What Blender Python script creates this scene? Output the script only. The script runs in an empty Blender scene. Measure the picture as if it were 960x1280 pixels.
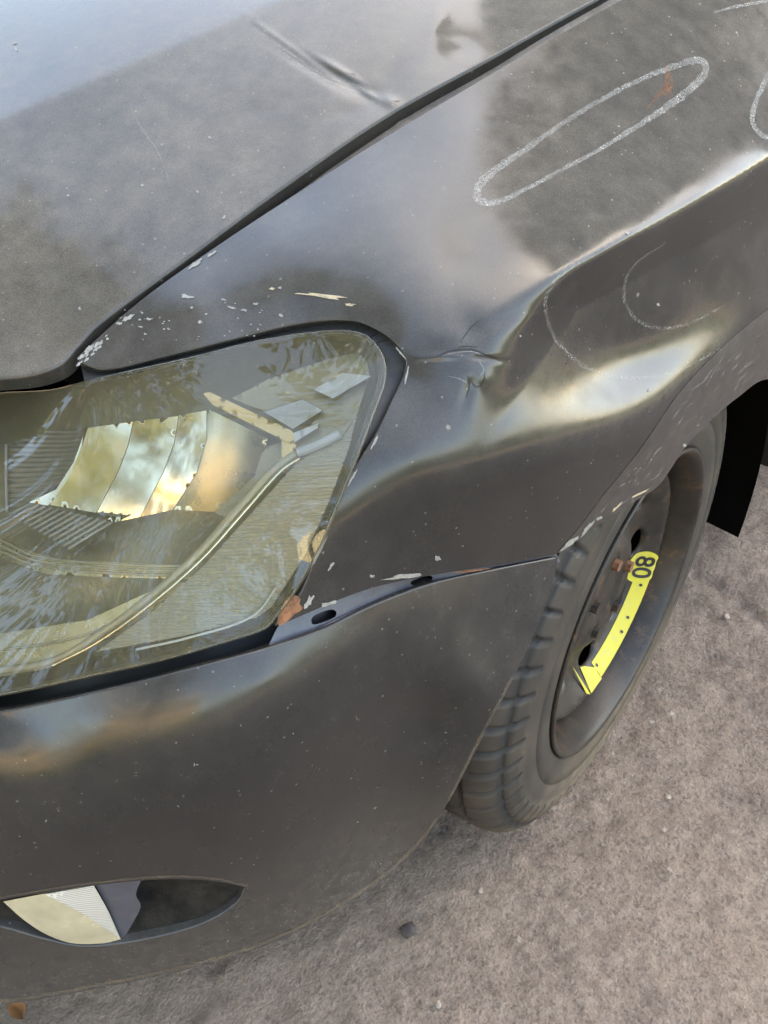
import bpy, bmesh, math, random
import numpy as np
from mathutils import Vector, Matrix
from mathutils.geometry import delaunay_2d_cdt

random.seed(7)
rng = np.random.default_rng(7)
SC = bpy.context.scene
COL = SC.collection
rad = math.radians

# ------------------------------------------------------------------ camera
CAM = np.array([1.15900, 0.06100, 1.14300])
ROT = np.array([[0.7576308263686624, 0.6519006218786129, -0.03195481388172016],
                [0.39636604785328755, -0.4984447132970665, -0.7710037768359961],
                [-0.5185455496338803, 0.5714704252894307, -0.6360283531214738]])
FPX = 1158.37          # focal length for a 960 x 1280 frame
cam_data = bpy.data.cameras.new('camera')
cam_data.sensor_fit = 'VERTICAL'
cam_data.sensor_height = 36.0
cam_data.sensor_width = 27.0
cam_data.lens = 36.0 * FPX / 1280.0
cam_data.clip_start = 0.02
cam_data.clip_end = 2000.0
cam = bpy.data.objects.new('camera', cam_data)
COL.objects.link(cam)
m4 = Matrix.Identity(4)
for i in range(3):
    m4[i][0] = ROT[0][i]
    m4[i][1] = -ROT[1][i]
    m4[i][2] = -ROT[2][i]
    m4[i][3] = CAM[i]
cam.matrix_world = m4
SC.camera = cam

# ------------------------------------------------------------------ sky and sun
SUN_EL, SUN_AZ = 48.0, 5.0          # azimuth measured from +Y towards +X
world = bpy.data.worlds.new('World')
SC.world = world
world.use_nodes = True
wn = world.node_tree
for n in list(wn.nodes):
    wn.nodes.remove(n)
sky = wn.nodes.new('ShaderNodeTexSky')
sky.sky_type = 'NISHITA'
sky.sun_disc = False
sky.sun_elevation = rad(SUN_EL)
sky.sun_rotation = rad(SUN_AZ)
sky.air_density = 0.8
sky.dust_density = 1.8
sky.ozone_density = 0.4
bg = wn.nodes.new('ShaderNodeBackground')
bg.inputs['Strength'].default_value = 0.14
wo = wn.nodes.new('ShaderNodeOutputWorld')
wn.links.new(sky.outputs[0], bg.inputs[0])
wn.links.new(bg.outputs[0], wo.inputs[0])

sun_data = bpy.data.lights.new('sun', 'SUN')
sun_data.energy = 4.5
sun_data.angle = rad(0.6)
sun_data.color = (1.0, 0.93, 0.82)
sun = bpy.data.objects.new('sun', sun_data)
COL.objects.link(sun)
sd = Vector((math.sin(rad(SUN_AZ)) * math.cos(rad(SUN_EL)), math.cos(rad(SUN_AZ)) * math.cos(rad(SUN_EL)), math.sin(rad(SUN_EL))))
sun.rotation_euler = sd.to_track_quat('Z', 'Y').to_euler()
sun.location = sd * 20

SC.view_settings.view_transform = 'Standard'
SC.view_settings.look = 'None'
SC.view_settings.gamma = 1.0
SC.view_settings.exposure = 3.3
SC.view_settings.use_white_balance = True
SC.view_settings.white_balance_temperature = 7800.0
SC.view_settings.white_balance_tint = 5.0
SC.view_settings.use_curve_mapping = False
SC.render.engine = 'CYCLES'
SC.cycles.max_bounces = 10
SC.cycles.transparent_max_bounces = 16
SC.cycles.caustics_reflective = False
SC.cycles.caustics_refractive = False
SC.cycles.use_denoising = True

# ------------------------------------------------------------------ geometry helpers
def ray(u, v):
    return ROT.T @ np.array([(u - 480.0) / FPX, (v - 640.0) / FPX, 1.0])

def bp(u, v, ax, val):
    """The point on the sight line of a photo pixel that lies at a measured car coordinate."""
    d = ray(u, v)
    if ax == 'e':
        k = np.array([.7, -.7, 0.])
        t = (val - CAM @ k) / (d @ k)
    else:
        i = 'xyz'.index(ax)
        t = (val - CAM[i]) / d[i]
    return CAM + d * t

def pj(P):
    q = ROT @ (np.asarray(P, float) - CAM)
    return 480 + FPX * q[0] / q[2], 640 + FPX * q[1] / q[2], q[2]

class Surf:
    """Smooth surface through measured points (thin-plate spline of inverse distance)."""
    def __init__(self, pts, lam=0.0):
        self.P = np.array([(p[0] / 100., p[1] / 100.) for p in pts])
        w = np.array([1. / p[2] for p in pts])
        n = len(w)
        K = self.k(self.P, self.P) + lam * np.eye(n)
        A = np.zeros((n + 3, n + 3))
        A[:n, :n] = K
        A[:n, n] = 1
        A[:n, n + 1:] = self.P
        A[n:, :n] = A[:n, n:].T
        self.c = np.linalg.solve(A, np.concatenate([w, np.zeros(3)]))
        self.extra = []
        self.shift = 0.0
    @staticmethod
    def k(a, b):
        r2 = ((a[:, None] - b[None]) ** 2).sum(-1)
        return 0.5 * r2 * np.log(np.maximum(r2, 1e-12))
    def depth(self, uv):
        uv = np.asarray(uv, float).reshape(-1, 2)
        a = uv / 100.
        w = self.k(a, self.P) @ self.c[:-3] + self.c[-3] + a @ self.c[-2:]
        d = 1. / w
        for f in self.extra:
            d = d + f(uv)
        return d + self.shift
    def at(self, uv):
        uv = np.asarray(uv, float).reshape(-1, 2)
        d = self.depth(uv)
        dirs = np.stack([(uv[:, 0] - 480) / FPX, (uv[:, 1] - 640) / FPX, np.ones(len(uv))], 1) @ ROT
        return CAM + dirs * d[:, None]
    def normal(self, uv):
        uv = np.asarray(uv, float).reshape(-1, 2)
        h = 0.75
        a = self.at(uv + [h, 0]) - self.at(uv - [h, 0])
        b = self.at(uv + [0, h]) - self.at(uv - [0, h])
        n = np.cross(b, a)
        n /= np.linalg.norm(n, axis=1)[:, None]
        s = np.sign(((CAM - self.at(uv)) * n).sum(1))
        return n * s[:, None]

def ctrl(rows):
    out = []
    for r in rows:
        if r[0] == 'p':
            out.append(pj(r[1:]))
        else:
            out.append((r[0], r[1], pj(bp(*r))[2]))
    return out

def catmull(pts, step=4.0, closed=False, corners=()):
    """Dense curve through pixel points; corners = indices kept sharp."""
    P = [np.array(p, float) for p in pts]
    n = len(P)
    out = []
    segs = n if closed else n - 1
    for i in range(segs):
        p1, p2 = P[i], P[(i + 1) % n]
        p0 = P[i - 1] if (closed or i > 0) else 2 * p1 - p2
        p3 = P[(i + 2) % n] if (closed or i + 2 < n) else 2 * p2 - p1
        if i in corners: p0 = 2 * p1 - p2
        if (i + 1) % n in corners: p3 = 2 * p2 - p1
        # centripetal-ish tangents
        l = np.linalg.norm(p2 - p1)
        t1 = (p2 - p0) / max(np.linalg.norm(p2 - p0), 1e-6) * l
        t2 = (p3 - p1) / max(np.linalg.norm(p3 - p1), 1e-6) * l
        k = max(1, int(round(l / step)))
        for j in range(k):
            t = j / k
            h = np.array([2*t**3-3*t**2+1, t**3-2*t**2+t, -2*t**3+3*t**2, t**3-t**2])
            out.append(h[0]*p1 + h[1]*t1 + h[2]*p2 + h[3]*t2)
    if not closed:
        out.append(P[-1])
    return np.array(out)

def inside(poly, q):
    x, y = q[:, 0], q[:, 1]
    c = np.zeros(len(q), bool)
    n = len(poly)
    j = n - 1
    for i in range(n):
        xi, yi = poly[i]; xj, yj = poly[j]
        if yi != yj:
            k = ((yi > y) != (yj > y)) & (x < (xj - xi) * (y - yi) / (yj - yi) + xi)
            c ^= k
        j = i
    return c

def poly_dist(poly, q):
    d = np.full(len(q), 1e9)
    n = len(poly)
    for i in range(n):
        a, b = poly[i], poly[(i + 1) % n]
        ab = b - a
        L = max(ab @ ab, 1e-9)
        t = np.clip(((q - a) @ ab) / L, 0, 1)
        d = np.minimum(d, np.linalg.norm(q - (a + t[:, None] * ab), axis=1))
    return d

def fill(outline, holes, step, refine=()):
    """Even grid inside an outline, triangulated, boundary kept exact."""
    lo, hi = outline.min(0), outline.max(0)
    gx = np.arange(lo[0], hi[0], step)
    gy = np.arange(lo[1], hi[1], step * .87)
    pts = []
    for r, y in enumerate(gy):
        xs = gx + (step * .5 if r % 2 else 0)
        pts.append(np.stack([xs, np.full(len(xs), y)], 1))
    g = np.concatenate(pts)
    for (cx, cy, rx, ry, st) in refine:
        k = ((g[:, 0] - cx) / rx) ** 2 + ((g[:, 1] - cy) / ry) ** 2 < 1
        g = g[~k]
        fx, fy = np.meshgrid(np.arange(cx - rx, cx + rx, st), np.arange(cy - ry, cy + ry, st))
        f_ = np.stack([fx.ravel() + .5 * st * (np.arange(fx.shape[0]) % 2)[:, None].repeat(fx.shape[1], 1).ravel(), fy.ravel()], 1)
        f_ = f_[((f_[:, 0] - cx) / rx) ** 2 + ((f_[:, 1] - cy) / ry) ** 2 < 1]
        g = np.concatenate([g, f_])
    g = g[inside(outline, g)]
    g = g[poly_dist(outline, g) > step * .55]
    for h in holes:
        g = g[~inside(h, g)]
        g = g[poly_dist(h, g) > step * .55]
    loops = [outline] + list(holes)
    V, E = [], []
    for L in loops:
        s = len(V)
        V += [tuple(p) for p in L]
        E += [(s + i, s + (i + 1) % len(L)) for i in range(len(L))]
    V += [tuple(p) for p in g]
    vs, es, fs, ov, oe, of = delaunay_2d_cdt([Vector(p) for p in V], E, [], 0, 1e-5)
    vs = np.array([(p.x, p.y) for p in vs])
    fs = np.array([f for f in fs if len(f) == 3])
    cen = vs[fs].mean(1)
    k = inside(outline, cen)
    for h in holes:
        k &= ~inside(h, cen)
    return vs, fs[k], loops

def mesh_obj(name, V, Fc, mat, parent=None, normals=None, smooth=True):
    me = bpy.data.meshes.new(name)
    me.from_pydata([tuple(map(float, v)) for v in V], [], [tuple(map(int, f)) for f in Fc])
    me.update()
    if smooth:
        me.polygons.foreach_set('use_smooth', [True] * len(me.polygons))
    if normals is not None:
        me.normals_split_custom_set_from_vertices([tuple(map(float, n)) for n in normals])
    if isinstance(mat, (list, tuple)):
        for m in mat: me.materials.append(m)
    elif mat is not None:
        me.materials.append(mat)
    o = bpy.data.objects.new(name, me)
    COL.objects.link(o)
    if parent is not None:
        o.parent = parent
    return o

def orient(V, Fc, N):
    V = np.asarray(V); Fc = np.asarray(Fc)
    fn = np.cross(V[Fc[:, 1]] - V[Fc[:, 0]], V[Fc[:, 2]] - V[Fc[:, 0]])
    flip = (fn * N[Fc].mean(1)).sum(1) < 0
    Fc = Fc.copy()
    Fc[flip] = Fc[flip][:, ::-1]
    return Fc

def panel(name, surf, outline, mat, parent, holes=(), step=7.0, flange=0.012, rnd=0.0016, refine=()):
    """A pressed sheet panel: outer skin, rounded edge, folded-in flange."""
    outline = np.asarray(outline, float)
    holes = [np.asarray(h, float) for h in holes]
    uv, fs, loops = fill(outline, holes, step, refine)
    V = surf.at(uv)
    N = surf.normal(uv)
    fs = orient(V, fs, N)
    V = list(V); N = list(N)
    Fc = [tuple(f) for f in fs]
    start = 0
    for li, L in enumerate(loops):
        n = len(L)
        idx = np.arange(start, start + n)
        start += n
        area = 0.5 * np.sum(L[:, 0] * np.roll(L[:, 1], -1) - np.roll(L[:, 0], -1) * L[:, 1])
        tan = np.roll(L, -1, 0) - np.roll(L, 1, 0)
        tan /= np.maximum(np.linalg.norm(tan, axis=1), 1e-9)[:, None]
        out2 = np.stack([tan[:, 1], -tan[:, 0]], 1) * (1 if area > 0 else -1)
        if li > 0: out2 = -out2
        P = np.array([V[i] for i in idx]); n3 = np.array([N[i] for i in idx])
        o3 = surf.at(L + out2 * 1.0) - P
        o3 -= n3 * (o3 * n3).sum(1)[:, None]
        o3 /= np.maximum(np.linalg.norm(o3, axis=1), 1e-9)[:, None]
        prev = idx
        for (a, b, ca, cb) in ((.5*rnd, .13*rnd, .5, .87), (.87*rnd, .5*rnd, .87, .5), (rnd, rnd*1.1, 1, 0), (rnd, flange, 1, 0)):
            s = len(V)
            V += list(P + o3 * a - n3 * b)
            nn = o3 * ca + n3 * cb
            N += list(nn / np.linalg.norm(nn, axis=1)[:, None])
            cur = np.arange(s, s + n)
            for i in range(n):
                j = (i + 1) % n
                q = (prev[i], prev[j], cur[j], cur[i])
                Pq = [np.asarray(V[k]) for k in q]
                fnv = np.cross(Pq[1] - Pq[0], Pq[3] - Pq[0])
                if fnv @ (n3[i] * .3 + o3[i]) < 0: q = q[::-1]
                Fc.append(tuple(q))
            prev = cur
    return mesh_obj(name, V, Fc, mat, parent, normals=N)

def sheet(name, surf, outline, off, mat, parent=None, step=6.0, holes=(), thick=0.0, tilt=None):
    """A piece lying off metres behind (negative: in front of) a surface; tilt(uv) adds depth."""
    outline = np.asarray(outline, float)
    uv, fs, loops = fill(outline, [np.asarray(h, float) for h in holes], step)
    V = surf.at(uv); N = surf.normal(uv)
    dirs = (V - CAM) / np.linalg.norm(V - CAM, axis=1)[:, None]
    o = np.full(len(uv), off, float)
    if tilt is not None:
        o = o + tilt(uv)
    V = V + dirs * o[:, None]
    Fc = orient(V, fs, -dirs)
    Fc = [tuple(f) for f in Fc]
    V = list(V)
    if thick > 0:
        start = 0
        for L in loops:
            n = len(L)
            s = len(V)
            for i in range(start, start + n):
                V.append(V[i].copy())
            for i in range(start, start + n):
                V.append(V[i] + dirs[i] * thick)
            for i in range(n):
                j = (i + 1) % n
                Fc.append((s + i, s + n + i, s + n + j, s + j))
            start += n
    return mesh_obj(name, V, Fc, mat, parent)

def ribbon(name, A, B, mat, parent=None, depth=None, closed=False):
    """Strip between two 3D polylines of equal length, optional folded sides."""
    n = len(A)
    V = list(A) + list(B)
    Fc = [(i, i + 1, n + i + 1, n + i) for i in range(n - 1)]
    if closed: Fc.append((n - 1, 0, n, 2 * n - 1))
    return mesh_obj(name, V, Fc, mat, parent)

def tube(name, P, r, mat, parent=None, seg=8, rr=None):
    P = np.asarray(P, float)
    V, Fc = [], []
    up = np.array([0.3, 0.2, 1.0]); up /= np.linalg.norm(up)
    for i, p in enumerate(P):
        t = P[min(i + 1, len(P) - 1)] - P[max(i - 1, 0)]
        t /= np.linalg.norm(t)
        a = np.cross(t, up); a /= np.linalg.norm(a)
        b = np.cross(t, a)
        ri = r if rr is None else rr[i]
        for k in range(seg):
            th = 2 * math.pi * k / seg
            V.append(p + (a * math.cos(th) + b * math.sin(th)) * ri)
    for i in range(len(P) - 1):
        for k in range(seg):
            Fc.append((i*seg+k, i*seg+(k+1) % seg, (i+1)*seg+(k+1) % seg, (i+1)*seg+k))
    Fc.append(tuple(range(seg)))
    Fc.append(tuple(range((len(P)-1)*seg, len(P)*seg))[::-1])
    return mesh_obj(name, V, Fc, mat, parent)

def box(name, lo, hi, mat, parent=None, bevel=0.0):
    bm = bmesh.new()
    bmesh.ops.create_cube(bm, size=1)
    for v in bm.verts:
        v.co = Vector([(lo[i] + hi[i]) / 2 + v.co[i] * (hi[i] - lo[i]) for i in range(3)])
    if bevel:
        bmesh.ops.bevel(bm, geom=bm.edges[:] + bm.verts[:], offset=bevel, segments=2, affect='EDGES')
    me = bpy.data.meshes.new(name)
    bm.to_mesh(me); bm.free()
    if mat: me.materials.append(mat)
    o = bpy.data.objects.new(name, me)
    COL.objects.link(o)
    if parent is not None: o.parent = parent
    return o

def empty(name, loc=(0, 0, 0), parent=None):
    o = bpy.data.objects.new(name, None)
    o.empty_display_size = .1
    COL.objects.link(o)
    o.location = loc
    if parent is not None: o.parent = parent
    return o

def tag(o, label=None, cat=None, group=None, kind=None):
    if label: o['label'] = label
    if cat: o['category'] = cat
    if group: o['group'] = group
    if kind: o['kind'] = kind
    return o

# ------------------------------------------------------------------ materials
class NT:
    def __init__(self, name):
        self.m = bpy.data.materials.new(name)
        self.m.use_nodes = True
        self.t = self.m.node_tree
        for n in list(self.t.nodes): self.t.nodes.remove(n)
        self.out = self.n('ShaderNodeOutputMaterial')
        self._co = None
    def n(self, typ, **kw):
        x = self.t.nodes.new(typ)
        for k, v in kw.items(): setattr(x, k, v)
        return x
    def set(self, sock, v):
        if isinstance(v, bpy.types.NodeSocket): self.t.links.new(v, sock)
        elif isinstance(v, (tuple, list)) and len(v) == 3 and sock.type == 'RGBA': sock.default_value = (*v, 1)
        else: sock.default_value = v
    def co(self):
        if self._co is None:
            self._co = self.n('ShaderNodeTexCoord').outputs['Object']
        return self._co
    def mapping(self, scale=(1, 1, 1), rot=(0, 0, 0), src=None):
        mp = self.n('ShaderNodeMapping')
        mp.inputs['Scale'].default_value = scale
        mp.inputs['Rotation'].default_value = rot
        self.t.links.new(src or self.co(), mp.inputs['Vector'])
        return mp.outputs[0]
    def noise(self, scale, detail=4, rough=.55, src=None, dist=0.0):
        x = self.n('ShaderNodeTexNoise')
        x.inputs['Scale'].default_value = scale
        x.inputs['Detail'].default_value = detail
        x.inputs['Roughness'].default_value = rough
        x.inputs['Distortion'].default_value = dist
        self.t.links.new(src or self.co(), x.inputs['Vector'])
        return x.outputs['Fac']
    def voro(self, scale, feature='F1', out='Distance', src=None, rnd=1.0):
        x = self.n('ShaderNodeTexVoronoi', feature=feature)
        x.inputs['Scale'].default_value = scale
        x.inputs['Randomness'].default_value = rnd
        self.t.links.new(src or self.co(), x.inputs['Vector'])
        return x.outputs[out]
    def ramp(self, v, lo, hi, a=0.0, b=1.0):
        x = self.n('ShaderNodeMapRange')
        x.clamp = True
        self.set(x.inputs['Value'], v)
        x.inputs['From Min'].default_value = lo
        x.inputs['From Max'].default_value = hi
        x.inputs['To Min'].default_value = a
        x.inputs['To Max'].default_value = b
        return x.outputs[0]
    def math(self, op, a, b=0.0, c=0.0, clamp=False):
        x = self.n('ShaderNodeMath', operation=op)
        x.use_clamp = clamp
        self.set(x.inputs[0], a); self.set(x.inputs[1], b); self.set(x.inputs[2], c)
        return x.outputs[0]
    def mixc(self, f, a, b):
        x = self.n('ShaderNodeMix', data_type='RGBA')
        self.set(x.inputs[0], f)
        self.set(x.inputs[6], a); self.set(x.inputs[7], b)
        return x.outputs[2]
    def sepxyz(self, src=None):
        x = self.n('ShaderNodeSeparateXYZ')
        self.t.links.new(src or self.co(), x.inputs[0])
        return x.outputs
    def bsdf(self, color, rough, metal=0.0, spec=.5, coat=0.0, coat_r=.05, normal=None, coat_n=None, trans=0.0, ior=1.5, alpha=None):
        p = self.n('ShaderNodeBsdfPrincipled')
        self.set(p.inputs['Base Color'], color)
        self.set(p.inputs['Roughness'], rough)
        self.set(p.inputs['Metallic'], metal)
        self.set(p.inputs['Specular IOR Level'], spec)
        self.set(p.inputs['Coat Weight'], coat)
        self.set(p.inputs['Coat Roughness'], coat_r)
        self.set(p.inputs['IOR'], ior)
        self.set(p.inputs['Transmission Weight'], trans)
        if normal is not None: self.set(p.inputs['Normal'], normal)
        if coat_n is not None: self.set(p.inputs['Coat Normal'], coat_n)
        if alpha is not None: self.set(p.inputs['Alpha'], alpha)
        return p.outputs[0]
    def diffuse(self, color, normal=None):
        p = self.n('ShaderNodeBsdfDiffuse')
        self.set(p.inputs[0], color)
        if normal is not None: self.set(p.inputs['Normal'], normal)
        return p.outputs[0]
    def mix(self, f, a, b):
        x = self.n('ShaderNodeMixShader')
        self.set(x.inputs[0], f)
        self.t.links.new(a, x.inputs[1]); self.t.links.new(b, x.inputs[2])
        return x.outputs[0]
    def bump(self, h, strength=.3, dist=.001, normal=None):
        x = self.n('ShaderNodeBump')
        x.inputs['Strength'].default_value = strength
        x.inputs['Distance'].default_value = dist
        self.set(x.inputs['Height'], h)
        if normal is not None: self.set(x.inputs['Normal'], normal)
        return x.outputs[0]
    def done(self, sh):
        self.t.links.new(sh, self.out.inputs[0])
        return self.m

DUST = (0.30, 0.265, 0.22)

def paint_mat(name, dust=0.05, low_dirt=False, coat_r=0.06, hood=False):
    t = NT(name)
    big = t.noise(6, 5, .6)
    mid = t.noise(45, 6, .65)
    fine = t.noise(900, 3, .7)
    # even dust film, patchy
    film = t.math('MULTIPLY', t.ramp(big, .3, .75, .75, 1.3), dust)
    film = t.math('MULTIPLY', film, t.ramp(fine, .3, .7, .6, 1.4))
    film = t.math('MULTIPLY', film, t.ramp(mid, .3, .7, .75, 1.25))
    # dust settles on the faces that look up
    gn = t.n('ShaderNodeNewGeometry')
    film = t.math('MULTIPLY', film, t.ramp(t.sepxyz(gn.outputs['Normal'])[2], .0, .95, .45, 1.6))
    # dried drops: sparse pale specks
    v1 = t.voro(230)
    c1 = t.voro(230, out='Color')
    sx = t.n('ShaderNodeSeparateColor'); t.t.links.new(c1, sx.inputs[0])
    keep = t.math('GREATER_THAN', sx.outputs[0], .93)
    size = t.ramp(sx.outputs[1], 0, 1, .10, .26)
    sp1 = t.math('MULTIPLY', t.math('LESS_THAN', v1, size), keep)
    v2 = t.voro(70)
    c2 = t.voro(70, out='Color')
    sy = t.n('ShaderNodeSeparateColor'); t.t.links.new(c2, sy.inputs[0])
    keep2 = t.math('GREATER_THAN', sy.outputs[0], .975)
    size2 = t.ramp(sy.outputs[1], 0, 1, .05, .14)
    wob = t.math('ADD', v2, t.ramp(t.noise(600, 2), .2, .8, -.04, .04))
    sp2 = t.math('MULTIPLY', t.math('LESS_THAN', wob, size2), keep2)
    specks = t.math('MAXIMUM', t.math('MULTIPLY', sp1, .5), t.math('MULTIPLY', sp2, .8))
    mask = t.math('ADD', film, t.math('MULTIPLY', specks, .55))
    # faint hairline scratches
    st = t.mapping((40, 900, 900), (.3, .8, 1.1))
    hair = t.ramp(t.noise(1.0, 2, .5, src=st), .70, .78, 0, .05)
    mask = t.math('ADD', mask, hair)
    if low_dirt:
        z = t.sepxyz()[2]
        low = t.ramp(z, .44, .19, 0, 1.25)
        low = t.math('MULTIPLY', low, t.ramp(t.noise(60, 9, .8, dist=.2), .36, .66, .03, .20))
        st2 = t.mapping((260, 260, 90))
        low = t.math('MULTIPLY', low, t.ramp(t.noise(1.2, 5, .7, src=st2), .3, .7, .35, 1.3))
        mask = t.math('ADD', mask, low)
    mask = t.math('MINIMUM', mask, .95)
    orange = t.bump(t.noise(420, 2, .5), .025, .0006)
    rough = t.ramp(mid, .3, .7, coat_r * .7, coat_r * 1.5)
    base = t.bsdf((.010, .0105, .0115), .5, spec=.0, coat=1.0, coat_r=rough, coat_n=orange)
    return t.done(t.mix(mask, base, t.diffuse(DUST)))

def simple(name, color, rough=.5, metal=0.0, var=.25, scale=30, dust=0.0, spec=.5, bump=0.0, bscale=200, coat=0.0):
    t = NT(name)
    nz = t.noise(scale, 6, .6)
    f = t.ramp(nz, .3, .7, 1 - var, 1 + var)
    x = t.n('ShaderNodeVectorMath', operation='SCALE')
    x.inputs[0].default_value = color
    t.set(x.inputs['Scale'], f)
    nrm = t.bump(t.noise(bscale, 4), bump, .002) if bump else None
    b = t.bsdf(x.outputs[0], t.ramp(nz, .3, .7, max(.02, rough * .8), min(1, rough * 1.2)), metal, spec, coat=coat, normal=nrm)
    if dust:
        dm = t.math('MULTIPLY', t.ramp(t.noise(scale * .7, 7, .65), .3, .7, .2, 1.6), dust)
        dm = t.math('MULTIPLY', dm, t.ramp(t.noise(700, 2), .3, .7, .5, 1.5), clamp=True)
        b = t.mix(dm, b, t.diffuse(DUST))
    return t.done(b)

M = {}
M['hood'] = paint_mat('dusty black paint on hood', .20, coat_r=.075)
M['fender'] = paint_mat('black paint with light dust', .095, coat_r=.17)
M['bumper'] = paint_mat('black paint dirty below', .07, low_dirt=True, coat_r=.20)
M['arch'] = simple('scuffed dusty paint', (.012, .012, .013), .35, dust=.05, scale=60, coat=.6)
M['gutter'] = simple('dusty dark gutter', (.05, .047, .042), .6, dust=.38, scale=40)
M['black'] = simple('black plastic', (.006, .006, .007), .45, dust=.01)
M['void'] = simple('matt black liner', (.003, .003, .003), .95, spec=.02)
M['rubber'] = simple('black rubber seal', (.008, .008, .008), .5, dust=.05)
M['bracket'] = simple('grey plastic guide', (.05, .055, .075), .35, dust=.06, scale=80)
M['rust'] = simple('rust', (.17, .075, .035), .8, var=.6, scale=160, bump=.4)
M['chip'] = simple('bare primer', (.23, .222, .20), .7, var=.35, scale=300)
M['chip_tan'] = simple('tan filler', (.40, .32, .21), .7, var=.35, scale=300)

# asphalt
t = NT('worn asphalt')
a1 = t.noise(2.0, 6, .65); a2 = t.noise(55, 5, .65); a4 = t.noise(11, 7, .7); a5 = t.noise(340, 3, .6); a6 = t.noise(150, 4, .65)
v3 = t.voro(230, out='Color'); s3_ = t.n('ShaderNodeSeparateColor'); t.t.links.new(v3, s3_.inputs[0])
c = t.mixc(t.ramp(a2, .34, .66), (.150, .113, .089), (.270, .210, .166))
c = t.mixc(t.ramp(a6, .40, .60, 0, .5), c, (.240, .186, .146))
c = t.mixc(t.ramp(a1, .38, .66, 0, .55), c, (.265, .198, .146))
c = t.mixc(t.ramp(a4, .52, .64, 0, .55), c, (.125, .095, .077))
c = t.mixc(t.ramp(s3_.outputs[0], .60, .98, 0, .36), c, (.33, .268, .215))
c = t.mixc(t.ramp(s3_.outputs[1], .70, .96, 0, .48), c, (.085, .066, .054))
c = t.mixc(t.ramp(a5, .56, .66, 0, .50), c, (.075, .058, .048))
c = t.mixc(t.ramp(a5, .43, .34, 0, .20), c, (.36, .295, .24))
for (sx, sy, rz, lo) in ((9, 30, .9, .60), (30, 8, .35, .63)):      # pale drag scuffs in two directions
    sc_ = t.mapping((sx, sy, 10), (0, 0, rz))
    c = t.mixc(t.math('MULTIPLY', t.ramp(t.noise(1.5, 9, .82, src=sc_), lo, lo + .10, 0, .6), t.ramp(a6, .4, .6, .2, 1)), c, (.44, .37, .30))
c2_ = t.voro(60, out='Color'); s2_ = t.n('ShaderNodeSeparateColor'); t.t.links.new(c2_, s2_.inputs[0])
pw = t.math('ADD', t.voro(60), t.ramp(t.noise(260, 4), .2, .8, -.2, .2))
peb = t.math('MULTIPLY', t.math('LESS_THAN', pw, t.ramp(s2_.outputs[1], 0, 1, .03, .22)), t.math('GREATER_THAN', s2_.outputs[0], .94))
c = t.mixc(t.math('MULTIPLY', peb, .5), c, (.44, .385, .32))
sil = t.n('ShaderNodeAttribute', attribute_name='silt').outputs['Fac']
sil = t.math('MULTIPLY', sil, t.ramp(t.noise(9, 6, .7), .3, .65, .25, 1.0), clamp=True)
c = t.mixc(t.math('MULTIPLY', sil, .6), c, (.235, .182, .128))
hgt = t.math('ADD', t.math('MULTIPLY', a2, 1.2), t.math('MULTIPLY', a6, .8))
hgt = t.math('ADD', hgt, t.math('MULTIPLY', a5, .5))
M['asphalt'] = t.done(t.bsdf(c, .88, spec=.2, normal=t.bump(hgt, .7, .006)))

# ------------------------------------------------------------------ ground
def ground_z(x, y):
    return 0.0
gv = []
gf = []
GX = np.concatenate([[-400, -60, -12, -4], np.linspace(.2, 2.0, 280), [4, 12, 60, 400]])
GY = np.concatenate([[-400, -60, -12, -4], np.linspace(-.3, 2.4, 400), [5, 14, 60, 400]])
grx, gry = np.meshgrid(GX, GY, indexing='ij')
def vnoise(x, y, s, seed):
    r = np.random.default_rng(seed).normal(size=(64, 64))
    xi, yi = x * s, y * s
    x0, y0 = np.floor(xi).astype(int), np.floor(yi).astype(int)
    fx, fy = xi - x0, yi - y0
    fx = fx*fx*(3-2*fx); fy = fy*fy*(3-2*fy)
    g = lambda a, b: r[a % 64, b % 64]
    return (g(x0, y0)*(1-fx)+g(x0+1, y0)*fx)*(1-fy)+(g(x0, y0+1)*(1-fx)+g(x0+1, y0+1)*fx)*fy
near = ((grx > .2) & (grx < 2.0) & (gry > -.3) & (gry < 2.4)).astype(float)
gz = (vnoise(grx, gry, 4, 1) * .003 + vnoise(grx, gry, 14, 2) * .0018 + vnoise(grx, gry, 40, 3) * .0013 + vnoise(grx, gry, 90, 4) * .0010) * near - .004
def gpx(u, v):
    return bp(u, v, 'z', 0.0)[:2]
crk = np.array([gpx(*q) for q in ((868, 716), (890, 724), (905, 738), (922, 742), (935, 756), (962, 776), (990, 800), (1040, 822))])
qq = np.stack([grx.ravel(), gry.ravel()], 1) + np.stack([vnoise(grx, gry, 30, 8).ravel(), vnoise(grx, gry, 30, 9).ravel()], 1) * .006
dmin = np.full(len(qq), 1e9)
for i in range(len(crk) - 1):
    ab = crk[i + 1] - crk[i]
    tt = np.clip(((qq - crk[i]) @ ab) / (ab @ ab), 0, 1)
    dmin = np.minimum(dmin, np.linalg.norm(qq - (crk[i] + tt[:, None] * ab), axis=1))
gz = gz - (.010 * np.exp(-(dmin / .012) ** 2) * near.ravel()).reshape(gz.shape)
nx_, ny_ = grx.shape
V = np.stack([grx.ravel(), gry.ravel(), gz.ravel()], 1)
Fc = [(i*ny_+j, (i+1)*ny_+j, (i+1)*ny_+j+1, i*ny_+j+1) for i in range(nx_-1) for j in range(ny_-1)]
ground = mesh_obj('ground', V, Fc, M['asphalt'])
bnd = np.array([gpx(*q) for q in ((-200, 1290), (0, 1275), (200, 1246), (380, 1196), (480, 1136), (540, 1100), (575, 1120))])
qb = np.stack([grx.ravel(), gry.ravel()], 1)
db = np.full(len(qb), 1e9)
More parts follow.
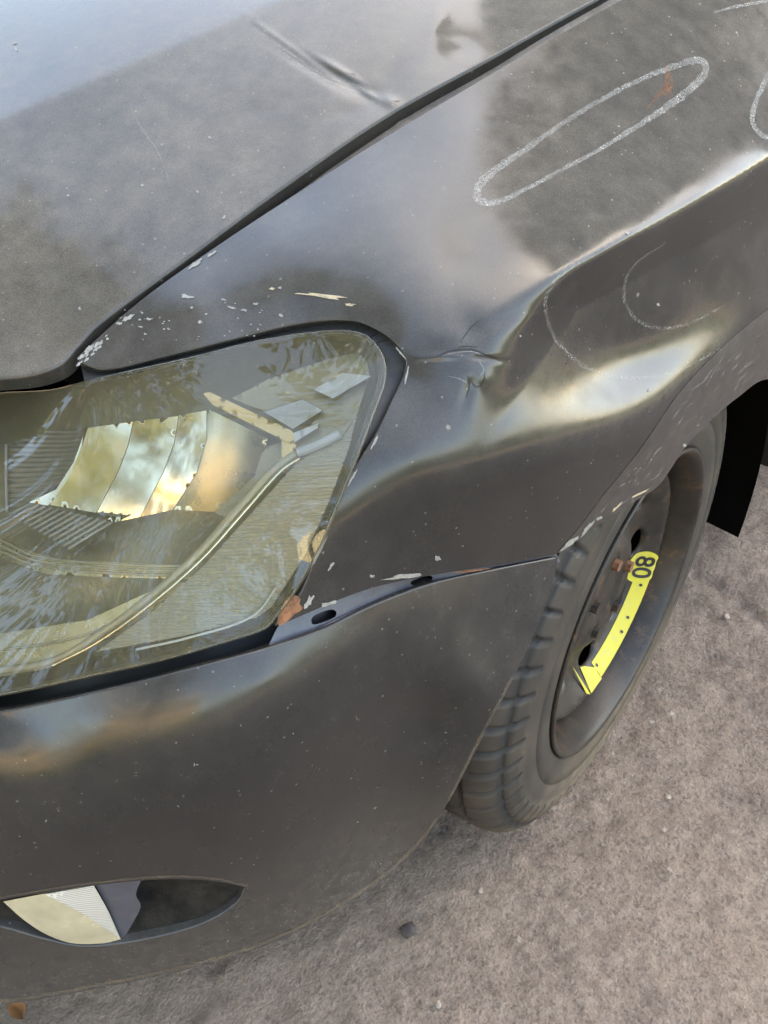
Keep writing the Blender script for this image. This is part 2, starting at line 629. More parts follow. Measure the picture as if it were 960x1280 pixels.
for i in range(len(bnd) - 1):
    ab = bnd[i + 1] - bnd[i]
    tt = np.clip(((qb - bnd[i]) @ ab) / (ab @ ab), 0, 1)
    db = np.minimum(db, np.linalg.norm(qb - (bnd[i] + tt[:, None] * ab), axis=1))
at_ = ground.data.attributes.new('silt', 'FLOAT', 'POINT')
at_.data.foreach_set('value', np.exp(-(db / .055) ** 2) * near.ravel())
tag(ground, 'worn brownish asphalt ground under the car', kind='structure')

# ------------------------------------------------------------------ surroundings (they show as reflections)
M['facade'] = simple('brown plaster', (.52, .42, .35), .9, var=.2, scale=3)
M['cornice'] = simple('cream painted cornice', (.62, .52, .34), .8, var=.1, scale=5)
M['ochre'] = simple('ochre plaster', (.52, .36, .15), .9, var=.15, scale=2)
M['pane'] = simple('dark window glass', (.02, .022, .025), .08, var=.1)
M['frame'] = simple('white window frame', (.6, .6, .58), .5, var=.05)
def block(name, lo, hi, wall, label, floors, bays, face, corn):
    """A block of flats; face = -1: windows on the low-y side, +1: on the high-y side."""
    e = empty(name, ((lo[0] + hi[0]) / 2, (lo[1] + hi[1]) / 2, 0))
    inv = Matrix.Translation(e.location).inverted()
    def K(o, par=e):
        o.parent = par
        if par is e: o.matrix_parent_inverse = inv
        return o
    K(box('wall', lo, hi, wall))
    K(box('cornice', (lo[0] - .35, lo[1] - .35, hi[2] + .002), (hi[0] + .35, hi[1] + .35, hi[2] + .7), corn))
    y = lo[1] if face < 0 else hi[1]
    me1 = me2 = None
    fh = (hi[2] - lo[2]) / floors
    bw = (hi[0] - lo[0]) / max(bays, 1)
    for f in range(floors):
        for b_ in range(bays):
            x = lo[0] + bw * (b_ + .5); z = lo[2] + fh * (f + .55)
            if me1 is None:
                w = box('window', (-.75, -.05, -.7), (.75, .05, .7), M['frame'])
                p_ = box('pane', (-.66, -.062, -.61), (.66, .062, .61), M['pane'])
                me1, me2 = w.data, p_.data
            else:
                w = bpy.data.objects.new('window', me1); COL.objects.link(w)
                p_ = bpy.data.objects.new('pane', me2); COL.objects.link(p_)
            w.location = (x, y, z); K(w)
            p_.parent = w
    tag(e, label, 'building')
    return e
t = NT('short grass')
gcol = t.mixc(t.noise(8, 6, .7), (.022, .034, .010), (.06, .075, .022))
M['grass'] = t.done(t.bsdf(gcol, .9, spec=.1, normal=t.bump(t.noise(60, 5), .8, .03)))
tag(mesh_obj('added_lawn', [(4.6, -3.2, .02), (400, -3.2, .02), (400, 400, .02), (4.6, 400, .02)], [(0, 1, 2, 3)], M['grass']), kind='structure')  # unseen dark grass, added to dim the ground mirrored in the fender
tag(mesh_obj('added_lawn', [(-400, -400, .02), (400, -400, .02), (400, -3.204, .02), (-400, -3.204, .02)], [(0, 1, 2, 3)], M['grass']), kind='structure')  # more added grass, darkens what the bumper mirrors
block('brown_building', (-4.3, 9.0, 0), (4.2, 20, 13.0), M['facade'], 'tall brown block of flats behind the car, mirrored in the fender', 4, 0, -1, M['cornice'])
block('ochre_building', (0.5, -22, 0), (15, -13.5, 4.8), M['ochre'], 'low sunlit ochre building opposite, mirrored in the headlight', 2, 8, 1, M['cornice'])

t = NT('leaf')
lf = t.n('ShaderNodeBsdfTranslucent'); lc = t.mixc(t.noise(3, 3), (.05, .075, .018), (.13, .13, .035))
t.set(lf.inputs[0], lc)
M['leaf'] = t.done(t.mix(.35, t.bsdf(lc, .55, spec=.3), lf.outputs[0]))
M['bark'] = simple('bark', (.11, .085, .065), .9, var=.3, scale=12, bump=.5, bscale=25)
def tree(x, y, h, r, label, seed):
    R_ = np.random.default_rng(seed)
    e = empty('tree', (x, y, 0))
    ctr = np.array([0, 0, h * .62])
    pts = [np.array([0, 0, -.05]), np.array([.05, .03, h * .2]), np.array([-.04, .06, h * .4]), np.array([.02, 0, h * .62]), np.array([.06, .05, h * .85])]
    tube('trunk', pts, .2, M['bark'], e, 10, rr=[.24, .19, .15, .10, .03])
    tips = []
    for k in range(14):
        a = R_.uniform(0, 6.28); z0 = R_.uniform(.28, .7) * h
        L = R_.uniform(.55, .95) * r
        p0 = np.array([0, 0, z0]); p2 = p0 + np.array([math.cos(a) * L, math.sin(a) * L, R_.uniform(.15, .7) * L])
        p1 = (p0 + p2) / 2 + np.array([0, 0, .12 * L])
        tube('limb', [p0, p1, p2], .06, M['bark'], e, 6, rr=[.07, .045, .015])
        tips += [p1, p2]
    clumps = []
    for k in range(60):
        v = R_.normal(size=3); v /= np.linalg.norm(v)
        clumps.append(ctr + v * np.array([r, r, h * .36]) * R_.uniform(.35, 1.0) ** .6)
    clumps += tips
    V, Fc = [], []
    for c_ in clumps:
        cr_ = R_.uniform(.35, .75) * r / 2.6
        for q in range(95):
            v = R_.normal(size=3); v /= np.linalg.norm(v)
            p_ = c_ + v * cr_ * R_.uniform(.3, 1.0) ** .5
            n_ = R_.normal(size=3); n_ /= np.linalg.norm(n_)
            a_ = np.cross(n_, R_.normal(size=3)); a_ /= np.linalg.norm(a_); b_ = np.cross(n_, a_)
            sz = R_.uniform(.05, .10)
            s0 = len(V)
            V += [p_ - a_ * sz, p_ + b_ * sz * .55, p_ + a_ * sz, p_ - b_ * sz * .55]
            Fc.append((s0, s0 + 1, s0 + 2, s0 + 3))
    mesh_obj('crown', V, Fc, M['leaf'], e, smooth=False)
    tag(e, label, 'tree', 'trees in front of the car')
tree(-2.7, -1.7, 9.2, 2.2, 'leafy green tree close to the car nose, mirrored in hood and headlight', 8)
tree(3.4, -5.6, 8.2, 2.6, 'leafy green tree mirrored in the headlight, nearest the camera side', 1)
tree(-1.2, -6.6, 9.0, 2.9, 'leafy green tree mirrored in the headlight, opposite the car nose', 2)
tree(-5.6, -5.2, 8.0, 2.7, 'leafy green tree mirrored in the headlight, farthest towards the grille side', 3)

# ------------------------------------------------------------------ car body surfaces
car = empty('car', (.4, 1.2, 0))
tag(car, 'damaged black car with dented front fender, seen at its front corner', 'car')
def P(o):
    """Parent without moving."""
    o.parent = car
    o.matrix_parent_inverse = Matrix.Translation(car.location).inverted()
    return o

# hood: edge profile and crown
HY = np.array([.10, .30, .375, .66, .945, 1.3, 1.7])
HX = np.array([.47, .535, .562, .632, .678, .70, .71])
HZ = np.array([.655, .765, .795, .888, .955, 1.005, 1.04])
rows = []
for y in (.30, .42, .55, .70, .85, 1.05, 1.3, 1.6):
    xe, ze = np.interp(y, HY, HX), np.interp(y, HY, HZ)
    for f in (-1.0, -.6, -.2, .2, .55, .8, 1.0):
        rows.append(('p', xe * f, y, ze + .062 * (1 - abs(f) ** 2.4)))
HOOD = Surf(ctrl(rows), lam=.002)

def seg_s(line):
    """signed pixel distance to a straight line and position along it"""
    a, b = np.array(line[0], float), np.array(line[1], float)
    t = (b - a) / np.linalg.norm(b - a)
    nrm = np.array([-t[1], t[0]])
    return lambda uv: ((uv - a) @ nrm, (uv - a) @ t / np.linalg.norm(b - a))
hs = seg_s(((0, 150), (350, 0)))
def hood_crease(uv):
    s, k = hs(uv)
    # a folded ridge: inner side flat, outer side falls away
    return -0.030 * np.exp(-(np.sqrt(s * s + 9) - 3) / np.where(s > 0, 120., 260.))
HOOD.extra.append(hood_crease)
def gauss(c, r, amp, ang=0.0):
    ca, sa = math.cos(ang), math.sin(ang)
    def f(uv):
        d = uv - np.array(c, float)
        x = d[:, 0] * ca + d[:, 1] * sa
        y = -d[:, 0] * sa + d[:, 1] * ca
        return amp * np.exp(-(x / r[0]) ** 2 - (y / r[1]) ** 2)
    return f
# hood dents
for g in (((468, 104), (44, 26), .0022, .5), ((450, 112), (40, 11), .0042, .40), ((486, 126), (13, 8), -.0046, .3), ((462, 118), (16, 5), -.0030, .5), ((425, 88), (34, 5), -.0030, .52), ((400, 84), (55, 8), .0020, .55),
          ((440, 138), (42, 14), .0026, -.3), ((325, 140), (26, 10), .0009, -.3), ((362, 58), (60, 4), -.0016, .62), ((380, 84), (50, 5), .0014, .55),
          ((300, 205), (18, 8), .0006, 0.), ((490, 90), (18, 36), .0014, .4), ((575, 60), (22, 14), .0012, .2), ((545, 30), (14, 30), -.0010, .3)):
    g = (g[0], g[1], g[2] * .8, g[3])
    HOOD.extra.append(gauss(*g))

hood_edge = [(-1100, 640), (-700, 560), (-400, 505), (-150, 480), (0, 470), (40, 465), (72, 453), (92, 432), (120, 403), (232, 320), (350, 233), (480, 144), (610, 72), (740, 0), (960, -115), (1090, -185)]
hood_out = np.concatenate([catmull(hood_edge, 5), catmull([(1090, -185), (900, -230), (600, -250), (300, -230), (-100, -150), (-500, 20), (-900, 300), (-1100, 640)], 12)[1:-1]])

# fender
fe = [(97, 447), (170, 381), (255, 319), (365, 246), (480, 173), (625, 87), (775, 2), (960, -92), (1120, -170), (1250, -225)]
rows = []
for (u, v) in fe:
    rows.append((u, v, HOOD.depth([(u, v)])[0] + .004))
cr = []
CR = [(510, 440, 'x', .787), (600, 392, 'x', .812), (690, 343, 'x', .828), (790, 290, 'x', .840), (880, 240, 'x', .847), (960, 193, 'x', .852), (1100, 105, 'x', .856), (1250, 10, 'x', .858)]
LT = [(130, 460, 'z', .786), (200, 445, 'z', .795), (300, 420, 'z', .806), (380, 402, 'z', .815), (440, 399, 'z', .820), (475, 412, 'z', .820), (500, 434, 'z', .815)]
cr += CR + LT
E3 = np.array([HOOD.at([q])[0] for q in fe]); C3 = np.array([bp(*q) for q in CR]); L3 = np.array([bp(*q) for q in LT])
for y in (.52, .60, .70, .82, .96, 1.15, 1.4, 1.65):
    e_ = np.array([np.interp(y, E3[:, 1], E3[:, 0]), y, np.interp(y, E3[:, 1], E3[:, 2])])
    c_ = np.array([np.interp(y, C3[:, 1], C3[:, 0]), y, np.interp(y, C3[:, 1], C3[:, 2])])
    for w in (.25, .5, .75):
        cr.append(('p', *(e_ * (1 - w) + c_ * w + np.array([.1, 0, .9]) * .010 * 4 * w * (1 - w))))
for (i_, y_) in ((2, .445), (3, .475), (4, .49)):
    e_ = np.array([np.interp(y_, E3[:, 1], E3[:, 0]), y_, np.interp(y_, E3[:, 1], E3[:, 2])])
    cr.append(('p', *((e_ + L3[i_]) / 2 + np.array([0, 0, .006]))))
cr += [(510, 470, 'x', .792), (470, 545, 'x', .797), (420, 640, 'x', .796), (375, 745, 'x', .792), (345, 782, 'x', .787)]
cr += [(430, 745, 'x', .805), (560, 715, 'x', .833), (640, 703, 'x', .848), (695, 692, 'x', .857)]
cr += [(520, 560, 'x', .819), (560, 640, 'x', .834), (480, 680, 'x', .815), (640, 640, 'x', .848), (600, 540, 'x', .838)]
cr += [(760, 570, 'x', .872), (830, 500, 'x', .884), (900, 432, 'x', .890), (960, 384, 'x', .892), (1060, 330, 'x', .885)]
cr += [(660, 470, 'x', .850), (760, 430, 'x', .864), (860, 350, 'x', .868), (960, 290, 'x', .872), (1100, 210, 'x', .860)]
cr += [(753, 647, 'x', .866), (811, 608, 'x', .876), (837, 585, 'x', .880), (884, 526, 'x', .884), (922, 493, 'x', .884), (960, 468, 'x', .882), (975, 520, 'x', .860), (955, 590, 'x', .857), (912, 668, 'x', .852)]
cr += [(1100, 420, 'x', .862), (1250, 230, 'x', .862)]
FEND = Surf(rows + ctrl(cr), lam=.02)
cl = catmull([(470, 462), (510, 440), (600, 392), (690, 343), (790, 290), (880, 240), (960, 193), (1100, 105), (1250, 10), (1400, -90)], 3)
def curve_s(line):
    th_ = np.arctan2(np.gradient(line[:, 1]), np.gradient(line[:, 0]))
    kk = np.linspace(0, 1, len(line))
    def f(uv):
        u = uv[:, 0] + .45 * (uv[:, 1] - np.interp(uv[:, 0], line[:, 0], line[:, 1])) * 0
        vc = np.interp(u, line[:, 0], line[:, 1]); th = np.interp(u, line[:, 0], th_)
        return (uv[:, 1] - vc) * np.cos(th), np.interp(u, line[:, 0], kk)
    return f
cs = curve_s(cl)
def fender_crease(uv):
    s, k = cs(uv)
    amp = .0100 * np.clip((k - .10) / .20, 0, 1) ** 1.2
    L = np.where(s > 0, 36., 190.)
    return -amp * np.exp(-(np.sqrt(s * s + 12) - 3.5) / L)
FEND.extra.append(fender_crease)
# the big dent: a bowl pushed in below the crease, its lower rim rolled up
def bowl(uv):
    d = uv - np.array([860., 330.])
    x = d[:, 0] * .875 - d[:, 1] * .484
    y = d[:, 0] * .484 + d[:, 1] * .875
    rx = np.where(x < 0, 205., 420.)
    ry = np.where(y > 0, 98., 150.)
    r = ((np.abs(x) / rx) ** 3.2 + (np.abs(y) / ry) ** 3.2) ** (1 / 3.2)
    # inner floor flat, rim eases out
    q = 1 / (1 + (r / 1.16) ** 5.5)
    s, k = cs(uv)
    below = np.clip(s / (55. + 110. * np.clip((720 - uv[:, 0]) / 130., 0, 1)), 0, 1)
    below = below * below * (3 - 2 * below)
    return (.053 - .026 * np.tanh(x / 240.)) * q * below * (.46 + .35 * (1 + np.tanh((y - 10.) / 75.)))
FEND.extra.append(bowl)
FEND.extra.append(gauss((675, 572), (140, 84), -.029, -.30))
# crumpled spot behind the headlight corner
for g in (((590, 415), (16, 22), .0022, .2), ((565, 445), (40, 5), -.0012, -.05), ((600, 447), (30, 4), .0014, .15), ((600, 470), (26, 12), -.0013, .5),
          ((585, 490), (7, 22), .0012, .35), ((630, 400), (40, 10), .0014, -.5), ((555, 420), (26, 14), -.0010, .2), ((420, 725), (26, 16), .0010, -.4)):
    FEND.extra.append(gauss(*g))

lamp_open = [(345, 782), (375, 745), (395, 700), (420, 640), (445, 585), (470, 545), (490, 504), (509, 458), (500, 433), (475, 412), (440, 399), (380, 402), (300, 420), (200, 445), (130, 460), (97, 450)]
arch_edge = [(697, 692), (753, 649), (795, 622), (822, 604), (838, 583), (855, 557), (884, 526), (922, 493), (960, 468), (985, 480), (1010, 505)]
fend_bot = [(345, 782), (385, 765), (430, 746), (480, 730), (560, 715), (640, 703), (697, 692)]
fender_out = np.concatenate([catmull([(97, 447)] + fe[1:], 5)[:-1],
                             catmull([(1250, -225), (1330, -60), (1300, 120), (1200, 300), (1075, 450)], 10)[:-1],
                             catmull([(1075, 450), (1010, 505)], 6)[:-1],
                             catmull(arch_edge[::-1], 4)[:-1],
                             catmull(fend_bot[::-1], 4)[:-1],
                             catmull(lamp_open, 4)[:-1]])

# bumper
br = [(0, 892, 'e', .322), (150, 860, 'e', .333), (250, 835, 'e', .330), (330, 812, 'e', .316), (400, 790, 'x', .803), (470, 757, 'x', .815), (540, 731, 'x', .828), (620, 712, 'x', .845), (690, 698, 'x', .858),
      (0, 935, 'e', .341), (150, 902, 'e', .348), (330, 852, 'e', .332), (430, 815, 'x', .816), (540, 780, 'x', .836), (640, 745, 'x', .856),
      (0, 1080, 'e', .366), (150, 1050, 'e', .372), (330, 1000, 'e', .350), (430, 950, 'x', .818), (530, 900, 'x', .836), (600, 860, 'x', .869), (650, 820, 'x', .872),
      (0, 1255, 'e', .3465), (150, 1232, 'e', .345), (310, 1190, 'e', .318), (430, 1130, 'x', .784), (510, 1072, 'x', .801), (550, 1010, 'x', .846), (590, 930, 'x', .867),
      (0, 1170, 'e', .362), (310, 1110, 'e', .342),
      ('p', .40, .035, .61), ('p', .40, -.005, .45), ('p', .40, .00, .2), ('p', 0, -.06, .62), ('p', 0, -.10, .45), ('p', 0, -.09, .2), ('p', -.3, -.03, .6), ('p', -.3, -.06, .2)]
BUMP = Surf(ctrl(br), lam=.08)
bump_top = [(-800, 830), (-500, 880), (-250, 905), (-100, 905), (0, 892), (150, 860), (250, 835), (330, 813), (400, 790), (470, 757), (540, 731), (620, 713), (697, 698)]
bump_arch = [(697, 698), (690, 730), (668, 790), (640, 850), (600, 925), (570, 985), (546, 1026)]
bump_bot = [(546, 1026), (530, 1050), (510, 1072), (475, 1103), (430, 1132), (375, 1163), (310, 1190), (225, 1214), (120, 1236), (0, 1256), (-200, 1265), (-420, 1240), (-650, 1190)]
bumper_out = np.concatenate([catmull(bump_top, 5)[:-1], catmull(bump_arch, 5)[:-1], catmull(bump_bot, 6)[:-1], catmull([(-650, 1190), (-740, 1020), (-800, 830)], 10)[:-1]])
fog_hole = catmull([(-60, 1142), (0, 1125), (60, 1115), (115, 1107), (200, 1099), (265, 1101), (308, 1109), (298, 1128), (262, 1152), (215, 1168), (150, 1181), (100, 1184), (50, 1174), (0, 1160), (-50, 1155)], 5, closed=True, corners=(0, 6))

hood = P(panel('hood', HOOD, hood_out, M['hood'], car, step=8, flange=.016, rnd=.003, refine=[(405, 85, 120, 80, 2.6)]))
fender = P(panel('fender', FEND, fender_out, M['fender'], car, step=6, flange=.012, rnd=.0014, refine=[(595, 450, 75, 70, 2.6)]))
bumper = P(panel('front_bumper', BUMP, bumper_out, M['bumper'], car, holes=[fog_hole], step=8, flange=.014, rnd=.0016))
hood['label'] = 'dusty black hood with a creased dent near its edge'
fender['label'] = 'dented black fender with chalk rings and chipped paint'
bumper['label'] = 'black bumper corner pulled loose from the fender'

# wheel-arch lip: the turned, scuffed rim of the fender
lip_in = catmull([(697, 690), (722, 662), (752, 622), (800, 562), (850, 490), (905, 432), (960, 386), (1010, 350), (1050, 340)], 5)
lip_out = catmull([(1050, 340), (1015, 420), (990, 470), (975, 500), (962, 474), (922, 497), (884, 530), (855, 561), (838, 587), (822, 608), (795, 626), (753, 653), (697, 694)], 4)
FLIP = FEND
arch_lip = sheet('arch_lip', FEND, np.concatenate([lip_in[:-1], lip_out[:-1]]), -.0008, M['arch'], fender, step=6)
arch_lip['label'] = 'scuffed dusty wheel arch lip of the fender'

# inner fender channel seen in the gap along the hood
gm = catmull([(96, 448), (118, 420), (165, 378), (245, 320), (358, 240), (480, 158), (617, 79), (757, 1), (960, -104), (1100, -178)], 8)
tn = np.gradient(gm, axis=0); tn /= np.linalg.norm(tn, axis=1)[:, None]
nn2 = np.stack([-tn[:, 1], tn[:, 0]], 1)
wdt = np.full(len(gm), 26.)
A = FEND.at(gm - nn2 * wdt[:, None]); B = FEND.at(gm + nn2 * wdt[:, None])
nA = FEND.normal(gm)
gut = ribbon('gutter', A - nA * .010, B - nA * .010, M['gutter'], fender)

# plastic bumper guide laid bare between fender and bumper
gd = np.concatenate([catmull([(336, 806), (352, 778), (385, 757), (430, 738), (480, 722), (560, 708), (640, 698), (700, 690)], 5)[:-1],
                     catmull([(700, 702), (620, 722), (540, 742), (470, 770), (400, 802), (345, 822)], 5)])
slot1 = catmull([(389, 775), (393, 769), (413, 762), (420, 764), (419, 771), (397, 780), (390, 780)], 4, closed=True)
slot2 = catmull([(513, 730), (517, 725), (536, 719), (541, 721), (540, 725), (520, 731)], 4, closed=True)
BR = Surf([(u, v, BUMP.depth([(u, v + 12)])[0] + .006) for (u, v) in [(330, 812), (400, 790), (470, 757), (540, 731), (620, 713), (697, 698)]] +
          [(u, v, FEND.depth([(u, v)])[0] + .010) for (u, v) in [(345, 782), (430, 746), (560, 715), (640, 703)]], lam=.02)
guide = sheet('bumper_guide', BR, gd, 0., M['bracket'], bumper, step=6, holes=[slot1, slot2], thick=.004)
sheet('slot_backing', BR, catmull([(380, 785), (385, 760), (430, 750), (520, 712), (560, 715), (545, 740), (430, 780)], 8, closed=True), .012, M['black'], guide, step=10)
rdg = catmull([(350, 812), (400, 786), (470, 754), (540, 730), (610, 714)], 6)
Q = BR.at(rdg); tube('guide_ridge', Q + (CAM - Q) * .002, .0016, M['bracket'], guide, seg=6)

# ------------------------------------------------------------------ headlight
lr = [(u, v, FEND.depth([(u, v)])[0] + .006) for (u, v) in [(479, 462), (455, 420), (400, 415), (320, 427), (240, 447), (440, 580), (395, 690), (345, 770)]]
lr += ctrl([(0, 492, 'z', .742), (115, 475, 'z', .776), (-200, 520, 'z', .70), (200, 824, 'e', .318), (0, 867, 'e', .310), (-200, 890, 'e', .288)])
LENS = Surf(lr, lam=.08)
LENS.extra.append(gauss((170, 640), (330, 190), -.022, -.25))
lens_px = [(-330, 700), (-320, 590), (-220, 525), (-100, 500), (0, 492), (65, 488), (115, 475), (240, 447), (320, 427), (400, 415), (450, 417), (473, 437), (480, 466), (462, 522), (440, 580), (418, 635), (395, 690), (368, 737), (345, 768), (330, 784), (290, 798), (200, 824), (100, 846), (0, 867), (-120, 884), (-250, 860)]
lens_out = catmull(lens_px, 5, closed=True)

t = NT('hazed clear lens')
fr = t.n('ShaderNodeFresnel'); fr.inputs['IOR'].default_value = 1.60
gl = t.n('ShaderNodeBsdfGlossy'); gl.inputs['Roughness'].default_value = .012
tr = t.n('ShaderNodeBsdfTransparent'); tr.inputs[0].default_value = (.97, .95, .86, 1)
df = t.diffuse((.55, .48, .30))  # haze tint also carries the olive of mirrored foliage
hz = t.math('MULTIPLY', t.ramp(t.noise(300, 6, .75), .3, .7, .7, 1.3), .085)
hz = t.math('ADD', hz, t.math('MULTIPLY', t.math('LESS_THAN', t.voro(210), .09), .25))
sc1 = t.mapping((700, 60, 700), (.2, .5, .3))
hz = t.math('ADD', hz, t.ramp(t.noise(1, 2, .5, src=sc1), .68, .78, 0, .10))
f2_ = t.math('MULTIPLY', fr.outputs[0], 1.05, clamp=True)   # both faces of the sheet mirror
M['lens'] = t.done(t.mix(f2_, t.mix(hz, tr.outputs[0], df), gl.outputs[0]))
M['chrome'] = simple('chromed reflector', (.80, .75, .62), .10, metal=1.0, var=.05)  # warm tint puts golden reflections into the chrome colour
M['chrome_soft'] = simple('chrome bezel with painted gold sheen', (.72, .64, .46), .28, metal=.9, var=.1)  # gold tint stands in for sunlit surroundings mirrored here
M['bezel'] = simple('lamp bezel tinted foliage olive', (.36, .325, .225), .4, metal=.15, var=.15, dust=.04)  # olive tint stands in for foliage mirrored in the lamp
M['white_facet'] = simple('facet painted sky white', (.80, .81, .82), .35, metal=.0, var=.05)  # matt white stands in for mirrored sky
M['guide'] = simple('clear light guide', (.62, .56, .40), .12, var=.1, coat=.6)
M['gold_sheen'] = simple('beam with painted gold sheen', (.72, .52, .24), .25, metal=.5, var=.1)  # gold colour painted for the warm reflections inside the lamp

def ribbed(name, color, ang, freq, metal=.0, depth=.0015):
    t = NT(name)
    mp = t.mapping((1, 1, 1), ang)
    w = t.n('ShaderNodeTexWave', wave_type='BANDS', bands_direction='Z', wave_profile='SIN')
    w.inputs['Scale'].default_value = freq
    w.inputs['Distortion'].default_value = 0
    t.t.links.new(mp, w.inputs['Vector'])
    return t.done(t.bsdf(color, .38, metal, normal=t.bump(w.outputs['Fac'], .6, depth)))
M['rib_side'] = ribbed('ribbed pale reflector', (.50, .47, .38), (.6, .45, 0), 120, .0)
M['rib_box'] = ribbed('ribbed grey bezel', (.34, .32, .27), (.1, 0, 0), 130, .3)

lamp = P(panel('headlight', LENS, lens_out, M['lens'], car, step=9, flange=.004, rnd=.002))
lamp['label'] = 'hazed headlight with chromed reflector blades'

# lamp body: closed tub behind the lens
sm = lens_out
cen = sm.mean(0)
rings = []
for (sc_k, off) in ((1.0, .0045), (.985, .030), (.97, .085)):
    uvk = cen + (sm - cen) * sc_k
    Vk = LENS.at(uvk)
    dk = (Vk - CAM) / np.linalg.norm(Vk - CAM, axis=1)[:, None]
    rings.append(Vk + dk * off)
n = len(sm)
V = np.concatenate(rings); Fc = []
for r in range(2):
    for i in range(n):
        j = (i + 1) % n
        Fc.append((r*n+i, r*n+j, (r+1)*n+j, (r+1)*n+i))
mesh_obj('lamp_housing', V, Fc, M['bezel'], lamp)
back_px = cen + (sm[::2] - cen) * .975
sheet('lamp_back', LENS, back_px, .080, M['bezel'], lamp, step=14, tilt=lambda uv: .012 * np.sin(uv[:, 0] / 60.) * np.cos(uv[:, 1] / 45.))

def blade(px, off, tl, mat, name='reflector_blade'):
    return sheet(name, LENS, catmull(px, 6, closed=True, corners=tuple(range(0, len(px)))) if len(px) < 5 else catmull(px, 5, closed=True, corners=tuple(range(len(px)))), off, mat, lamp, step=6, thick=.006, tilt=tl)
def cyl(cx, r, amp, cy=0, ry=1e9, ampy=0, ku=0.0, uc=0.0):
    return lambda uv: amp * (((uv[:, 0] + .35 * uv[:, 1] - cx) / r) ** 2) + ampy * ((uv[:, 1] - cy) / ry) + ku * (uv[:, 0] - uc)
blade([(104, 545), (92, 578), (70, 612), (36, 628), (60, 632), (80, 612), (98, 585)], .030, cyl(0, 1e9, 0, 590, 60, .008, .0004, 70), M['chrome'])
blade([(110, 535), (166, 527), (160, 556), (148, 588), (120, 641), (62, 631), (84, 600), (98, 570)], .034, cyl(318, 50, -.004, 580, 60, .010, .00018, 115), M['chrome'])
blade([(167, 527), (223, 520), (217, 556), (203, 592), (175, 646), (142, 653), (121, 641), (149, 588), (161, 556)], .037, cyl(376, 50, -.004, 580, 60, .012, .00012, 170), M['chrome'])
blade([(224, 519), (258, 513), (258, 548), (246, 590), (216, 637), (176, 646), (204, 592), (218, 556)], .040, cyl(430, 50, -.006, 580, 60, .012), M['chrome'])
blade([(259, 520), (262, 512), (335, 548), (322, 590), (270, 640), (217, 637), (247, 590), (259, 548)], .046, cyl(480, 60, -.010, 580, 60, .016), M['chrome_soft'])
blade([(330, 560), (352, 552), (356, 580), (335, 612), (290, 650), (268, 641), (318, 595)], .036, cyl(540, 60, -.004), M['bezel'])
# ribbed box left of the blades
blade([(8, 556), (60, 538), (108, 534), (96, 572), (82, 600), (38, 627), (9, 641)], .036, lambda uv: .0005 * (uv[:, 0] - 8), M['rib_box'], 'ribbed_panel')
blade([(10, 641), (38, 628), (140, 653), (86, 686)], .030, None, M['rib_box'], 'ribbed_panel')
for k in range(13):
    f = k / 12.
    a = np.array([12 + 74 * f, 643 + 43 * f]); b = np.array([40 + 100 * f, 629 + 24 * f])
    pp = LENS.at([a, b]); dd = (pp - CAM) / np.linalg.norm(pp - CAM, axis=1)[:, None]
    tube('rib', pp + dd * .028, .0009, M['white_facet'], lamp, seg=6)
def ltube(px, off, r, mat, name, seg=8):
    uvk = catmull(px, 6)
    pp = LENS.at(uvk); dd = (pp - CAM) / np.linalg.norm(pp - CAM, axis=1)[:, None]
    o = off if np.isscalar(off) else np.interp(np.linspace(0, 1, len(uvk)), np.linspace(0, 1, len(off)), off)
    return tube(name, pp + dd * (np.ones(len(uvk)) * o)[:, None], r, mat, lamp, seg)
ltube([(8, 556), (8, 600), (9, 641)], .032, .0012, M['white_facet'], 'edge_trim')
# light strip below
blade([(-120, 640), (-60, 655), (0, 672), (40, 690), (75, 699), (160, 704), (248, 707), (240, 724), (150, 722), (60, 718), (30, 708), (-20, 690), (-120, 664)], .026, None, M['chrome_soft'], 'light_strip')
for dv in (0, 7, 14):
    ltube([(-110, 642 + dv), (0, 675 + dv), (45, 695 + dv * .8), (150, 706 + dv * .8), (244, 708 + dv * .8)], .023, .0011, M['guide'], 'strip_line')
# lower shelf and bezel, its golden glow put into the colour
blade([(-200, 842), (-200, 800), (0, 792), (110, 775), (175, 745), (215, 728), (235, 728), (185, 768), (120, 808), (66, 834), (0, 846)], .024, None, M['chrome_soft'], 'lower_bezel')
ltube([(-180, 822), (0, 812), (95, 797), (160, 770)], .021, .0009, M['guide'], 'bezel_line')
# sweeping light guide
ltube([(-150, 850), (0, 838), (66, 826), (118, 797), (180, 752), (246, 694), (300, 634), (345, 585), (372, 566)], (.014, .014, .014, .016, .016), .0030, M['guide'], 'light_guide', 12)
ltube([(66, 832), (122, 803), (186, 757), (252, 699), (306, 639), (352, 588), (378, 571)], .013, .0016, M['chrome'], 'guide_trim')
ltube([(372, 566), (398, 556), (426, 542)], .012, .0036, M['white_facet'], 'light_guide', 10)
# ribbed side reflector
blade([(374, 575), (428, 548), (446, 520), (436, 560), (412, 625), (382, 692), (340, 758), (320, 772), (230, 795), (120, 815), (190, 765), (256, 706), (312, 644)], .015, None, M['rib_side'], 'side_reflector')
ltube([(170, 812), (240, 796), (316, 770), (345, 735)], .012, .0009, M['white_facet'], 'bezel_line')
